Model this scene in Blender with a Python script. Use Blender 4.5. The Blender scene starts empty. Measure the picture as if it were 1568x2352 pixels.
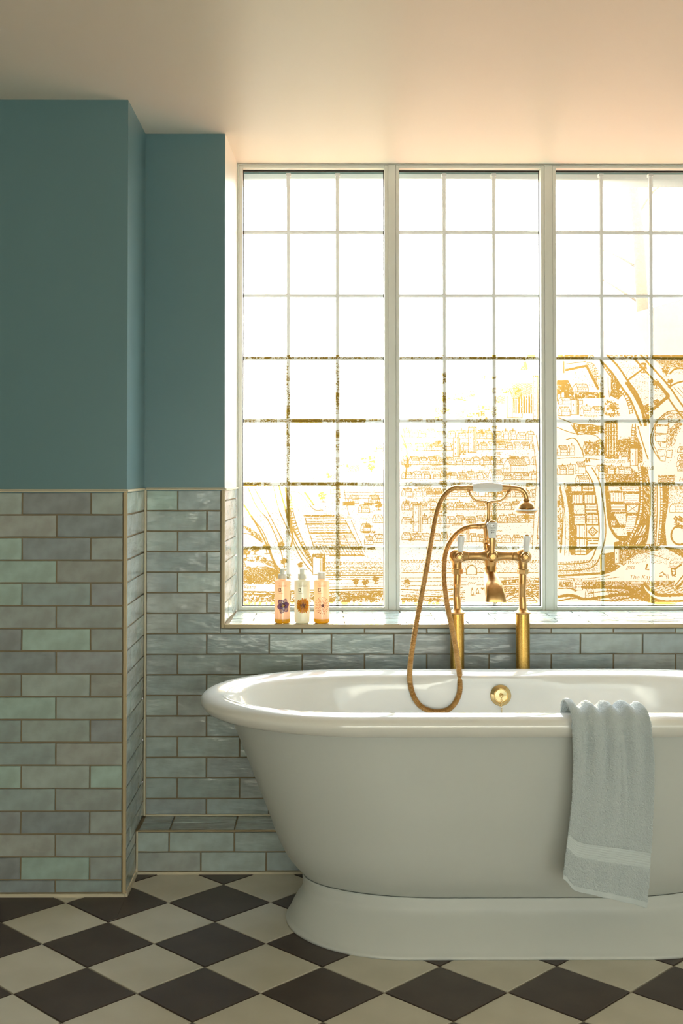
import bpy, bmesh, math, random
import numpy as np
from mathutils import Vector, Matrix

# ------------------------------------------------------------------ camera, sky, sun, fill, exposure
SC = bpy.context.scene
COL = SC.collection
F, PX, PY, YAW, PIT, CH = 2693.2, 746.3, 1029.3, 0.0062, 0.0197, 1.1933
cam = bpy.data.cameras.new('camera'); camo = bpy.data.objects.new('camera', cam); COL.objects.link(camo)
cam.sensor_fit = 'VERTICAL'; cam.sensor_height = 36; cam.lens = F / 2352 * 36
cam.shift_x = (784 - PX) / 2352; cam.shift_y = -(1176 - PY) / 2352
camo.location = (0, 0, CH); camo.rotation_euler = (math.pi / 2 + PIT, 0, -YAW)
cam.clip_start = 0.05
SC.camera = camo
SC.view_settings.view_transform = 'Standard'; SC.view_settings.look = 'None'
SC.view_settings.gamma = 1; SC.view_settings.use_curve_mapping = False
SC.view_settings.exposure = 0.0
SC.cycles.max_bounces = 10; SC.cycles.diffuse_bounces = 6; SC.cycles.transparent_max_bounces = 24
SC.cycles.caustics_reflective = False; SC.cycles.caustics_refractive = False

SKY = 17.0
world = bpy.data.worlds.new('world'); SC.world = world; world.use_nodes = True
nt = world.node_tree; nt.nodes.clear()
wo = nt.nodes.new('ShaderNodeOutputWorld'); bg = nt.nodes.new('ShaderNodeBackground')
tc = nt.nodes.new('ShaderNodeTexCoord'); sx = nt.nodes.new('ShaderNodeSeparateXYZ'); cr = nt.nodes.new('ShaderNodeValToRGB')
nt.links.new(tc.outputs['Generated'], sx.inputs[0]); nt.links.new(sx.outputs['Z'], cr.inputs[0])
cr.color_ramp.elements[0].position = 0.0; cr.color_ramp.elements[0].color = (1.0, 0.93, 0.80, 1)
cr.color_ramp.elements[1].position = 0.6; cr.color_ramp.elements[1].color = (0.72, 0.86, 1.0, 1)
nt.links.new(cr.outputs[0], bg.inputs[0]); bg.inputs[1].default_value = SKY
nt.links.new(bg.outputs[0], wo.inputs[0])

sl = bpy.data.lights.new('sun', 'SUN'); so = bpy.data.objects.new('sun', sl); COL.objects.link(so)
sl.energy = 24; sl.angle = math.radians(2.5); sl.color = (1.0, 0.93, 0.80)
SUN_DIR = Vector((0.06, 1.0, 0.145)).normalized()
so.rotation_euler = SUN_DIR.to_track_quat('Z', 'Y').to_euler(); so.location = (0.5, 8, 3)

fl = bpy.data.lights.new('fill_light', 'AREA'); fo = bpy.data.objects.new('fill_light', fl); COL.objects.link(fo)  # unseen soft fill, added behind the camera to brighten the surfaces facing it
fl.shape = 'RECTANGLE'; fl.size = 2.6; fl.size_y = 1.3; fl.energy = 25; fl.color = (0.86, 1.0, 0.97)
fo.location = (0.7, -0.9, 0.8); fo.rotation_euler = (math.radians(84), 0, math.radians(12))

for i in range(4):                                  # light portals just outside the casements
    pl = bpy.data.lights.new('window_portal', 'AREA'); po = bpy.data.objects.new('window_portal', pl); COL.objects.link(po)
    pl.shape = 'RECTANGLE'; pl.size = 0.53; pl.size_y = 1.53; pl.cycles.is_portal = True
    po.location = (-0.015 + i * 0.5385, 4.10, 1.483); po.rotation_euler = (math.radians(-90), 0, 0)

# ------------------------------------------------------------------ helpers
def ray(x, y):
    v0, v1, v2 = (x - PX) / F, 1.0, -(y - PY) / F
    c, s = math.cos(PIT), math.sin(PIT); Y = c * v1 - s * v2; Z = s * v1 + c * v2
    c, s = math.cos(YAW), math.sin(YAW)
    return Vector((c * v0 + s * Y, -s * v0 + c * Y, Z))
def at(x, y, Y):                                    # a point measured in the photo, placed at depth Y
    r = ray(x, y); t = Y / r.y
    return Vector((r.x * t, Y, CH + r.z * t))

def mesh_obj(name, verts, faces, mat=None, parent=None, smooth=False, fmats=None):
    me = bpy.data.meshes.new(name); me.from_pydata([tuple(v) for v in verts], [], faces); me.update()
    for m in (mat if isinstance(mat, (list, tuple)) else [mat]):
        if m: me.materials.append(m)
    if fmats is not None: me.polygons.foreach_set('material_index', fmats)
    if smooth: me.polygons.foreach_set('use_smooth', [True] * len(me.polygons))
    o = bpy.data.objects.new(name, me); COL.objects.link(o)
    if parent: o.parent = parent
    return o
def tag(o, label=None, cat=None, group=None, kind=None):
    if label: o['label'] = label
    if cat: o['category'] = cat
    if group: o['group'] = group
    if kind: o['kind'] = kind
    return o
def empty(name, loc, label, cat, group=None):
    o = bpy.data.objects.new(name, None); o.empty_display_size = 0.05; COL.objects.link(o); o.location = loc
    return tag(o, label, cat, group)
def keep(o, parent):                                # parent an object whose mesh is in world coordinates
    o.parent = parent; o.matrix_parent_inverse = Matrix.Translation(-Vector(parent.location)); return o

class MB:
    def __init__(s): s.v = []; s.f = []; s.m = []; s.sm = []
    def add(s, v, f, m=0):
        b = len(s.v); s.v += [tuple(a) for a in v]; s.f += [tuple(b + i for i in q) for q in f]; s.m += [m] * len(f)
    def box(s, x0, y0, z0, x1, y1, z1, m=0):
        s.add([(x0,y0,z0),(x1,y0,z0),(x1,y1,z0),(x0,y1,z0),(x0,y0,z1),(x1,y0,z1),(x1,y1,z1),(x0,y1,z1)],
              [(0,3,2,1),(4,5,6,7),(0,1,5,4),(1,2,6,5),(2,3,7,6),(3,0,4,7)], m)
    def prism(s, poly, z0, z1, m=0):
        n = len(poly)
        s.add([(x, y, z0) for x, y in poly] + [(x, y, z1) for x, y in poly],
              [tuple(range(n))[::-1], tuple(range(n, 2*n))] + [(i, (i+1) % n, n + (i+1) % n, n + i) for i in range(n)], m)
    def lathe(s, prof, base, axis, seg=28, m=0, up=None, facet=None):
        axis = Vector(axis).normalized(); base = Vector(base)
        u = axis.orthogonal().normalized() if up is None else Vector(up).cross(axis).normalized(); w = axis.cross(u)
        vs = []; fs = []
        for r, h in prof:
            for k in range(seg):
                a = 2 * math.pi * k / seg
                vs.append(base + axis * h + (u * math.cos(a) + w * math.sin(a)) * max(r, 1e-5))
        for i in range(len(prof) - 1):
            for k in range(seg):
                k2 = (k + 1) % seg
                fs.append((i*seg + k, i*seg + k2, (i+1)*seg + k2, (i+1)*seg + k))
        fs.append(tuple(range(seg))[::-1]); fs.append(tuple(range((len(prof)-1)*seg, len(prof)*seg)))
        s.add(vs, fs, m)
    def tube(s, pts, rad, seg=14, m=0, squash=None, cap=True):
        n = len(pts); pts = [Vector(p) for p in pts]
        if not hasattr(rad, '__len__'): rad = [rad] * n
        T = [(pts[min(i+1, n-1)] - pts[max(i-1, 0)]).normalized() for i in range(n)]
        u = T[0].orthogonal().normalized(); vs = []; fs = []
        for i in range(n):
            u = (u - T[i] * u.dot(T[i])).normalized(); w = T[i].cross(u)
            for k in range(seg):
                a = 2 * math.pi * k / seg
                vs.append(pts[i] + (u * math.cos(a) + w * math.sin(a)) * rad[i])
        for i in range(n - 1):
            for k in range(seg):
                k2 = (k + 1) % seg
                fs.append((i*seg + k, i*seg + k2, (i+1)*seg + k2, (i+1)*seg + k))
        if cap: fs.append(tuple(range(seg))[::-1]); fs.append(tuple(range((n-1)*seg, n*seg)))
        s.add(vs, fs, m)
    def obj(s, name, mat, parent=None, smooth=False, world=True, angle=None):
        o = mesh_obj(name, s.v, s.f, mat, None, smooth, s.m)
        if smooth and angle:
            bm = bmesh.new(); bm.from_mesh(o.data)
            for e in bm.edges:
                if len(e.link_faces) == 2 and e.calc_face_angle(0) > math.radians(angle): e.smooth = False
            bm.to_mesh(o.data); bm.free()
        if parent is not None:
            if world: keep(o, parent)
            else: o.parent = parent
        return o
def spline(P, n=8):                                 # Catmull-Rom through the points
    P = [Vector(p) for p in P]; out = []
    for i in range(len(P) - 1):
        a = P[max(i-1, 0)]; b = P[i]; c = P[i+1]; d = P[min(i+2, len(P)-1)]
        for k in range(n):
            t = k / n
            out.append(0.5 * ((2*b) + (c-a)*t + (2*a-5*b+4*c-d)*t*t + (3*b-a-3*c+d)*t**3))
    out.append(P[-1]); return out
def text_tris(s_, size, shear=0.25):
    cu = bpy.data.curves.new('t', 'FONT'); cu.body = s_; cu.size = size; cu.shear = shear
    o = bpy.data.objects.new('t', cu); dg = bpy.context.evaluated_depsgraph_get(); me = bpy.data.meshes.new_from_object(o)
    me.calc_loop_triangles(); V = [(v.co.x, v.co.y) for v in me.vertices]; T = [tuple(t_.vertices) for t_ in me.loop_triangles]
    bpy.data.objects.remove(o); bpy.data.curves.remove(cu); bpy.data.meshes.remove(me); return V, T
def bevel(o, w, seg=2):
    m = o.modifiers.new('bevel', 'BEVEL'); m.width = w; m.segments = seg; m.limit_method = 'ANGLE'; m.angle_limit = math.radians(40)
    return o

# ------------------------------------------------------------------ materials
def srgb(r, g, b):
    f = lambda c: (c/255/12.92 if c/255 <= 0.04045 else ((c/255+0.055)/1.055)**2.4)
    return (f(r), f(g), f(b), 1)
def mat(name, col, rough=0.5, metal=0.0, spec=0.5, bump=None, var=None, coat=0.0, objcol=False, sheen=0.0):
    """bump = (scale, strength, distance); var = (scale, second colour, amount)"""
    m = bpy.data.materials.new(name); m.use_nodes = True; n = m.node_tree.nodes; L = m.node_tree.links
    p = n['Principled BSDF']; p.inputs['Base Color'].default_value = col if len(col) == 4 else (*col, 1)
    p.inputs['Roughness'].default_value = rough; p.inputs['Metallic'].default_value = metal
    p.inputs['Specular IOR Level'].default_value = spec; p.inputs['Coat Weight'].default_value = coat
    p.inputs['Coat Roughness'].default_value = 0.05; p.inputs['Sheen Weight'].default_value = sheen
    t = n.new('ShaderNodeTexCoord')
    src = None
    if objcol:
        oi = n.new('ShaderNodeObjectInfo'); src = oi.outputs['Color']
    if var:
        nz = n.new('ShaderNodeTexNoise'); nz.inputs['Scale'].default_value = var[0]; nz.inputs['Detail'].default_value = 5
        L.new(t.outputs['Object'], nz.inputs['Vector'])
        mr = n.new('ShaderNodeMapRange'); mr.inputs[1].default_value = 0.35; mr.inputs[2].default_value = 0.65; mr.inputs[4].default_value = var[2]
        L.new(nz.outputs[0], mr.inputs[0])
        mx = n.new('ShaderNodeMix'); mx.data_type = 'RGBA'; L.new(mr.outputs[0], mx.inputs[0])
        if objcol:
            mx.blend_type = 'MULTIPLY'; L.new(src, mx.inputs[6])
        else: mx.inputs[6].default_value = col if len(col) == 4 else (*col, 1)
        mx.inputs[7].default_value = var[1] if len(var[1]) == 4 else (*var[1], 1)
        src = mx.outputs[2]
    if src: L.new(src, p.inputs['Base Color'])
    if bump:
        nz = n.new('ShaderNodeTexNoise'); nz.inputs['Scale'].default_value = bump[0]; nz.inputs['Detail'].default_value = 3
        if len(bump) > 3:
            mp = n.new('ShaderNodeMapping'); mp.inputs['Scale'].default_value = bump[3]; L.new(t.outputs['Object'], mp.inputs[0]); L.new(mp.outputs[0], nz.inputs['Vector'])
            oi = n.new('ShaderNodeObjectInfo'); nz.noise_dimensions = '4D'
            mu = n.new('ShaderNodeMath'); mu.operation = 'MULTIPLY'; mu.inputs[1].default_value = 50; L.new(oi.outputs['Random'], mu.inputs[0]); L.new(mu.outputs[0], nz.inputs['W'])
        else: L.new(t.outputs['Object'], nz.inputs['Vector'])
        bp = n.new('ShaderNodeBump'); bp.inputs['Strength'].default_value = bump[1]; bp.inputs['Distance'].default_value = bump[2]
        L.new(nz.outputs[0], bp.inputs['Height']); L.new(bp.outputs[0], p.inputs['Normal'])
    return m

M = {}
M['paint'] = mat('teal_wall_paint', (0.12, 0.225, 0.252), 0.34, bump=(260, 0.12, 0.001))
M['ceiling'] = mat('ceiling_satin_paint', (0.74, 0.67, 0.57), 0.42, spec=0.4, bump=(3, 0.15, 0.01))
M['plain'] = mat('room_wall_paint', (0.62, 0.62, 0.56), 0.6)
M['grout'] = mat('tan_grout', (0.24, 0.19, 0.12), 0.85, bump=(300, 0.3, 0.001))
M['trim'] = mat('tile_edge_trim', (0.46, 0.37, 0.22), 0.45)
M['cream'] = mat('cream_sealant', (0.62, 0.56, 0.42), 0.5)
M['tile'] = mat('glazed_wall_tile', (1, 1, 1), 0.16, objcol=True, var=(22, (0.80, 0.76, 0.74), 0.8), bump=(10, 0.75, 0.007, (1.0, 3.0, 1.0)))
M['floor_light'] = mat('cream_encaustic_tile', (0.64, 0.60, 0.50), 0.42, var=(7, (0.55, 0.51, 0.41), 0.7), bump=(60, 0.08, 0.001))
M['floor_dark'] = mat('dark_brown_encaustic_tile', (0.054, 0.036, 0.029), 0.42, var=(9, (0.078, 0.055, 0.045), 0.8), bump=(60, 0.08, 0.001))
M['floor_grout'] = mat('floor_grout', (0.34, 0.31, 0.25), 0.9)
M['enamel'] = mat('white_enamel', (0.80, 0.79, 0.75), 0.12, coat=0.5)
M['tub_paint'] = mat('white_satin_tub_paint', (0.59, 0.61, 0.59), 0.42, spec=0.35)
M['frame'] = mat('window_frame_paint', (0.66, 0.68, 0.64), 0.4)
M['gasket'] = mat('black_gasket', (0.012, 0.008, 0.006), 0.6)
M['brass'] = mat('aged_brass', (0.60, 0.38, 0.165), 0.32, metal=1, var=(45, (0.44, 0.25, 0.085), 0.8), bump=(120, 0.04, 0.001))
M['brass_speckled'] = mat('speckled_gilt_pipe', (0.66, 0.42, 0.12), 0.28, metal=1, var=(420, (0.42, 0.22, 0.04), 0.7))
M['brass_polished'] = mat('polished_brass', (0.80, 0.62, 0.32), 0.10, metal=1)
M['porcelain'] = mat('white_porcelain', (0.78, 0.79, 0.78), 0.10, coat=0.6)
M['towel'] = mat('white_terry_cloth', (0.59, 0.66, 0.685), 0.95, bump=(420, 1.0, 0.004), sheen=0.4)
M['hem'] = mat('towel_flat_weave', (0.59, 0.655, 0.675), 0.9, bump=(900, 0.4, 0.001), sheen=0.3)
M['black_print'] = mat('black_print', (0.03, 0.025, 0.02), 0.6)
M['brown_print'] = mat('brown_label_print', (0.22, 0.09, 0.05), 0.6)
M['stone'] = mat('pale_exterior', (0.5, 0.47, 0.42), 0.9)

def glass_mat():
    m = bpy.data.materials.new('hazy_window_glass'); m.use_nodes = True; n = m.node_tree.nodes; L = m.node_tree.links; n.clear()
    o = n.new('ShaderNodeOutputMaterial'); t = n.new('ShaderNodeBsdfTransparent'); r = n.new('ShaderNodeBsdfRefraction'); mx = n.new('ShaderNodeMixShader')
    r.inputs['Roughness'].default_value = 0.52; r.inputs['IOR'].default_value = 1.3; r.inputs['Color'].default_value = (1, 0.97, 0.9, 1)
    mx.inputs[0].default_value = 0.015
    L.new(t.outputs[0], mx.inputs[1]); L.new(r.outputs[0], mx.inputs[2]); L.new(mx.outputs[0], o.inputs[0]); return m
M['glass'] = glass_mat()
def ink_mat():
    m = bpy.data.materials.new('ochre_window_ink'); m.use_nodes = True; n = m.node_tree.nodes; L = m.node_tree.links; n.clear()
    o = n.new('ShaderNodeOutputMaterial'); t = n.new('ShaderNodeBsdfTransparent'); d = n.new('ShaderNodeBsdfDiffuse'); mx = n.new('ShaderNodeMixShader')
    t.inputs[0].default_value = (0.55, 0.40, 0.115, 1); d.inputs[0].default_value = (0.10, 0.075, 0.02, 1); mx.inputs[0].default_value = 0.15
    L.new(t.outputs[0], mx.inputs[1]); L.new(d.outputs[0], mx.inputs[2]); L.new(mx.outputs[0], o.inputs[0]); return m
M['ink'] = ink_mat()
def translucent(name, col, fac, tcol=None, gloss=0.08):
    m = bpy.data.materials.new(name); m.use_nodes = True; n = m.node_tree.nodes; L = m.node_tree.links; n.clear()
    o = n.new('ShaderNodeOutputMaterial'); d = n.new('ShaderNodeBsdfDiffuse'); t = n.new('ShaderNodeBsdfTranslucent'); mx = n.new('ShaderNodeMixShader')
    g = n.new('ShaderNodeBsdfGlossy'); m2 = n.new('ShaderNodeMixShader'); g.inputs['Roughness'].default_value = 0.15; m2.inputs[0].default_value = gloss
    d.inputs[0].default_value = (*col, 1); t.inputs[0].default_value = (*(tcol or col), 1); mx.inputs[0].default_value = fac
    L.new(d.outputs[0], mx.inputs[1]); L.new(t.outputs[0], mx.inputs[2]); L.new(mx.outputs[0], m2.inputs[1]); L.new(g.outputs[0], m2.inputs[2]); L.new(m2.outputs[0], o.inputs[0]); return m
M['bar'] = translucent('white_glazing_bar', (0.78, 0.82, 0.84), 0.03, (0.85, 0.9, 0.92))
M['peach'] = translucent('peach_liquid_bottle', (0.82, 0.58, 0.44), 0.5, (0.95, 0.70, 0.50))
M['milk'] = translucent('milky_bottle', (0.72, 0.72, 0.62), 0.3, (0.9, 0.88, 0.74))
M['reveal'] = mat('sunlit_gloss_reveal', (0.84, 0.80, 0.70), 0.3)  # pale tone paints in the sunlight that washes over the reveal
M['amber'] = translucent('amber_liquid', (0.95, 0.50, 0.03), 0.8, (1.0, 0.68, 0.06), 0.05)
M['cap'] = translucent('white_plastic_cap', (0.80, 0.80, 0.72), 0.3)

# ------------------------------------------------------------------ key measures (metres)
ZC, ZD = 2.2493, 1.1383                     # ceiling, top of the tiled dado
PXX, PYY = -0.539, 3.318                    # corner of the projecting pier
BY, WY = 3.6525, 4.0077                     # face of the back wall, inner face of the window
LY, LZ = 3.504, 0.127                       # tiled ledge: front face, height
SZ = 0.7178                                 # sill
RX0, RX1 = -0.2896, -0.2763                 # splayed left reveal
XR = 2.30                                   # right wall
XE = 1.892                                  # right reveal

# ------------------------------------------------------------------ setting
def struct(name, mb, mats): return tag(mb.obj(name, mats), kind='structure')
g = 0.0035                                  # the tiles stand this proud of their grout bed
b = MB(); b.box(-2.6, -1.6, -0.12, XR + 0.1, 2.41, -0.0015, 1); b.box(-2.6, 2.41, -0.12, XR + 0.1, PYY + 0.02, -0.003, 0); b.box(PXX, PYY + 0.02, -0.12, XR + 0.1, LY + 0.01, -0.003, 0)
chk = bpy.data.materials.new('checkerboard_floor'); chk.use_nodes = True
n = chk.node_tree.nodes; L = chk.node_tree.links; p = n['Principled BSDF']; p.inputs['Roughness'].default_value = 0.42
t = n.new('ShaderNodeTexCoord'); mp = n.new('ShaderNodeMapping'); ck = n.new('ShaderNodeTexChecker')
mp.vector_type = 'POINT'; mp.inputs['Rotation'].default_value = (0, 0, math.pi/4)
TX, TY, TD = -0.2719, 3.2736, 0.28284       # centre of one dark floor tile, tile diagonal
c0 = Matrix.Rotation(math.pi/4, 3, 'Z') @ Vector((TX, TY, 0))
mp.inputs['Location'].default_value = (-c0.x + 0.1, -c0.y + 0.1, 0.05)
ck.inputs['Scale'].default_value = 5.0; ck.inputs['Color1'].default_value = (0.045, 0.035, 0.03, 1); ck.inputs['Color2'].default_value = (0.55, 0.51, 0.40, 1)
L.new(t.outputs['Object'], mp.inputs[0]); L.new(mp.outputs[0], ck.inputs[0]); L.new(ck.outputs[0], p.inputs['Base Color'])
floor = struct('floor', b, [M['floor_grout'], chk])

b = MB(); b.box(-2.6, -1.6, ZC, XR + 0.1, WY + 0.10, ZC + 0.15); ceiling = struct('ceiling', b, M['ceiling'])
# pier that projects at the left
b = MB(); b.box(-2.6, PYY + g, 0, PXX - g, 4.3, ZD - 0.006, 1); b.box(-2.6, PYY, ZD - 0.006, PXX, 4.3, ZC, 0)
wall_corner = struct('wall_corner', b, [M['paint'], M['grout']])
# window wall
def reveal(x0, x1, xs, m, z0, z1, inset):
    e = inset
    return [(xs, BY + e), (x0 - e, BY + e), (x1 - e, WY), (x1 - e, 4.3), (xs, 4.3)]
b = MB()
b.prism(reveal(RX0, RX1, PXX, 0, 0, 0, 0), ZD - 0.006, ZC, 0); b.m[-4] = 2
b.prism(reveal(RX0, RX1, PXX, 0, 0, 0, g), SZ - g, ZD - 0.006, 1)
b.box(PXX, BY + g, 0, XR, 4.3, SZ - g, 1)
b.box(XE, BY + g, SZ - g, XR, 4.3, ZD - 0.006, 1); b.box(XE, BY, ZD - 0.006, XR, 4.3, ZC, 0)
b.box(RX1 - 0.02, WY + 0.10, ZC - 0.01, XE + .02, 4.3, ZC + 0.3, 0)
b.box(PXX - g, LY + g, 0, XR, BY + g, LZ - g, 1)
wall_back = struct('wall_back', b, [M['paint'], M['grout'], M['reveal']])
b = MB(); b.box(XR, -1.6, 0, XR + 0.1, BY, ZC); struct('wall_right', b, M['plain'])
b = MB(); b.box(-2.6, -1.6, 0, -2.5, PYY, ZC); struct('wall_left', b, M['plain'])
b = MB(); b.box(-2.5, -1.6, 0, XR, -1.5, ZC); struct('wall_front', b, M['plain'])

# ------------------------------------------------------------------ wall tiles
rnd = random.Random(7)
_tm = {}
def tile_mesh(w, h, t=0.006):
    k = (round(w, 3), round(h, 3), rnd.randrange(3))
    if k in _tm: return _tm[k]
    c = 0.0012; r = random.Random(hash(k)); V = []
    j = lambda: r.uniform(-0.0006, 0.0006)
    for (ix, iz) in ((0, 0), (c, t)):
        for sx_, sy_ in ((-1, -1), (0, -1), (1, -1), (1, 1), (0, 1), (-1, 1)):
            V.append((sx_ * (w/2 - ix) + j()*(sx_ != 0), sy_ * (h/2 - ix) + j(), iz if iz == 0 else t))
    F_ = [(i, (i+1) % 6, 6 + (i+1) % 6, 6 + i) for i in range(6)] + [(6, 7, 10, 11), (7, 8, 9, 10)]
    me = bpy.data.meshes.new('tile'); me.from_pydata(V, [], F_); me.materials.append(M['tile']); _tm[k] = me
    return me
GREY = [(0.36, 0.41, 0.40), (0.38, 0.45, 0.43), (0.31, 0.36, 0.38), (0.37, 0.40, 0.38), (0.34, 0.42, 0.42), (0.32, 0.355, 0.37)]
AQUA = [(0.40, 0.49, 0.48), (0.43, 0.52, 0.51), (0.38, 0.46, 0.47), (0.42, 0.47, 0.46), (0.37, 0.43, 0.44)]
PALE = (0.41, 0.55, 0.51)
def put_tile(parent, cx_, cz_, w, h, O, U, V_, N, col):
    """centre (cx_, cz_) in the wall frame; O origin, U right, V_ up, N out of the wall"""
    o = bpy.data.objects.new('tile', tile_mesh(w, h)); COL.objects.link(o)
    r1, r2 = rnd.gauss(0, 0.004), rnd.gauss(0, 0.0035)
    U2 = (U + N * r1).normalized(); N2 = U2.cross((V_ + N * r2).normalized()).normalized(); V2 = N2.cross(U2)
    c = O + U * cx_ + V_ * cz_ - N * (0.006 - rnd.uniform(-0.0002, 0.0005))
    o.matrix_world = Matrix(((U2.x, V2.x, N2.x, c.x), (U2.y, V2.y, N2.y, c.y), (U2.z, V2.z, N2.z, c.z), (0, 0, 0, 1)))
    k = rnd.uniform(0.9, 1.08)
    o.color = (col[0]*k, col[1]*k, col[2]*k, 1); o.parent = parent
    return o
J = 0.0028
def tile_rows(parent, O, U, V_, N, u0, u1, zs, joints, pitch, pal, special={}, skip=None):
    """zs: list of (z0, z1, phase index); joints[phase] = position of one joint"""
    n_ = 0
    for ri, (z0, z1, ph) in enumerate(zs):
        j0 = joints[ph]; k = math.floor((u0 - j0) / pitch); a = j0 + k * pitch; ci = 0
        while a < u1:
            s, e = max(a, u0), min(a + pitch, u1)
            if e - s > 0.012:
                parts = [(s, e, z0, z1)]
                if skip: parts = skip(s, e, z0, z1)
                for (s2, e2, q0, q1) in parts:
                    if e2 - s2 > 0.012 and q1 - q0 > 0.008:
                        xm = (s2 + e2) / 2
                        col = rnd.choice(pal)
                        for (rr, xa, xb) in special:
                            if rr == ri and xa < xm < xb: col = PALE
                        put_tile(parent, xm, (q0 + q1) / 2, e2 - s2 - J, q1 - q0 - J, O, U, V_, N, col); n_ += 1
            a += pitch; ci += 1
    return n_
X_, Y_, Z_ = Vector((1, 0, 0)), Vector((0, 1, 0)), Vector((0, 0, 1))
RP, LP_ = 0.0640, 0.1935
zt = ZD - 0.004
def rows(zt, zb, rp=RP, start=0):
    out = []; z = zt; i = start
    while z - zb > 0.012:
        out.append((max(z - rp, zb), z, i % 2)); z -= rp; i += 1
    return out
jA, jB = at(51, 1160, PYY).x, at(130, 1210, PYY).x
sp = [(2, -1.1, -0.84), (3, -0.95, -0.74), (4, -1.1, -0.84), (6, -0.83, -0.64), (9, -0.95, -0.76), (12, -1.1, -0.85), (12, -0.64, -0.5), (16, -0.85, -0.66)]
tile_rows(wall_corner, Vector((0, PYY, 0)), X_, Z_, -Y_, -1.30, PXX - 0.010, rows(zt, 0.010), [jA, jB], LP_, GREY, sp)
# side of the pier, facing the bath
for (ya, yb, z1, z0) in ((PYY + 0.004, BY, zt, LZ + 0.003), (PYY + 0.004, LY, LZ + 0.003, 0.010)):
    if z1 > 0.5: rr = rows(zt, LZ + 0.003)
    else: rr = [(LZ + 0.003 - 0.035, LZ + 0.003, 1), (0.010, LZ + 0.003 - 0.035, 0)]
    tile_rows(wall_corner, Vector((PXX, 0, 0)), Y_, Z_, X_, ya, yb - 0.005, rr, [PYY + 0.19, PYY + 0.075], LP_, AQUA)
# back wall
jA, jB = at(408, 1150, BY).x, at(475, 1195, BY).x
def sk(s, e, z0, z1):
    out = []
    T = 0.012
    if z0 >= SZ - 0.002: e = min(e, RX0 - T); return [(s, e, z0, z1)] if s < RX0 - T else []
    if z1 <= SZ - T: return [(s, e, z0, z1)]
    if e <= RX0 - T: return [(s, e, z0, z1)]
    if s < RX0 - T: out.append((s, RX0 - T + 0.0005, z0, z1)); out.append((RX0 - T - J, e, z0, SZ - T)) ; return out
    return [(s, e, z0, SZ - T)]
tile_rows(wall_back, Vector((0, BY, 0)), X_, Z_, -Y_, PXX + 0.006, 1.55, rows(zt, LZ + 0.004, 0.0636), [jA, jB], LP_, AQUA, [(0, -0.6, -0.43)], sk)
jA, jB = at(388, 1930, LY).x, at(461, 1985, LY).x
tile_rows(wall_back, Vector((0, LY, 0)), X_, Z_, -Y_, PXX + 0.003, 1.55, [(0.064, LZ - 0.004, 0), (0.006, 0.064, 1)], [jA, jB], LP_, AQUA)
tile_rows(wall_back, Vector((0, 0, LZ)), X_, Y_, Z_, PXX + 0.006, 1.55, [(LY + 0.008, LY + 0.079, 0), (LY + 0.079, BY - 0.004, 1)], [jA, jA], LP_, AQUA)
# sill and left reveal
tile_rows(wall_back, Vector((0, 0, SZ)), X_, Y_, Z_, RX0 + 0.012, XE, [(BY + 0.004 + i * 0.0695, BY + 0.004 + (i+1) * 0.0695, i % 2) for i in range(5)], [-0.11, -0.205], LP_, AQUA)
rd = Vector((RX1 - RX0, WY - BY, 0)); rl = rd.length; rd.normalize()
tile_rows(wall_back, Vector((RX0, BY, 0)), rd, Z_, Vector((rd.y, -rd.x, 0)), 0.006, rl - 0.004, [(SZ + i * 0.0636 + .002, min(SZ + (i+1) * 0.0636+.002, zt), i % 2) for i in range(7)], [0.10, 0.175], LP_, AQUA)

def far_tiles(O, U, V_, N, u0, u1, zs, joints, pitch):
    b = MB()
    for (z0, z1, ph) in zs:
        a = joints[ph] + math.floor((u0 - joints[ph]) / pitch) * pitch
        while a < u1:
            s, e = max(a, u0) + J/2, min(a + pitch, u1) - J/2
            if e - s > 0.01:
                P = [O + U*x + V_*z + N*h for x, z, h in ((s, z0+J/2, -.004), (e, z0+J/2, -.004), (e, z1-J/2, -.004), (s, z1-J/2, -.004), (s+.001, z0+J/2+.001, 0), (e-.001, z0+J/2+.001, 0), (e-.001, z1-J/2-.001, 0), (s+.001, z1-J/2-.001, 0))]
                b.add(P, [(4, 5, 6, 7), (0, 1, 5, 4), (1, 2, 6, 5), (2, 3, 7, 6), (3, 0, 4, 7)])
            a += pitch
    o = b.obj('tile', M['tile'], None); o.parent = wall_back; o.color = (0.40, 0.51, 0.48, 1); o['kind'] = 'stuff'
far_tiles(Vector((0, BY, 0)), X_, Z_, -Y_, XE, XR, [q for q in rows(zt, LZ + 0.004, 0.0636) if q[0] > SZ - .03], [1.7, 1.61], LP_)
far_tiles(Vector((0, BY, 0)), X_, Z_, -Y_, 1.552, XR, [(a, min(c_, SZ - 0.012), p_) for a, c_, p_ in rows(zt, LZ + 0.004, 0.0636) if a < SZ - .03], [1.74, 1.65], LP_)
far_tiles(Vector((0, LY, 0)), X_, Z_, -Y_, 1.552, XR, [(0.064, LZ - 0.004, 0), (0.006, 0.064, 1)], [1.7, 1.61], LP_)
far_tiles(Vector((0, 0, LZ)), X_, Y_, Z_, 1.552, XR, [(LY + 0.008, LY + 0.079, 0), (LY + 0.079, BY - 0.004, 1)], [1.7, 1.61], LP_)
far_tiles(Vector((XE - g, 0, 0)), Y_, Z_, -X_, BY + 0.004, WY - 0.002, [(SZ + i * 0.0636, min(SZ + (i+1) * 0.0636, zt), i % 2) for i in range(7)], [BY + .1, BY + .2], LP_)
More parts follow.
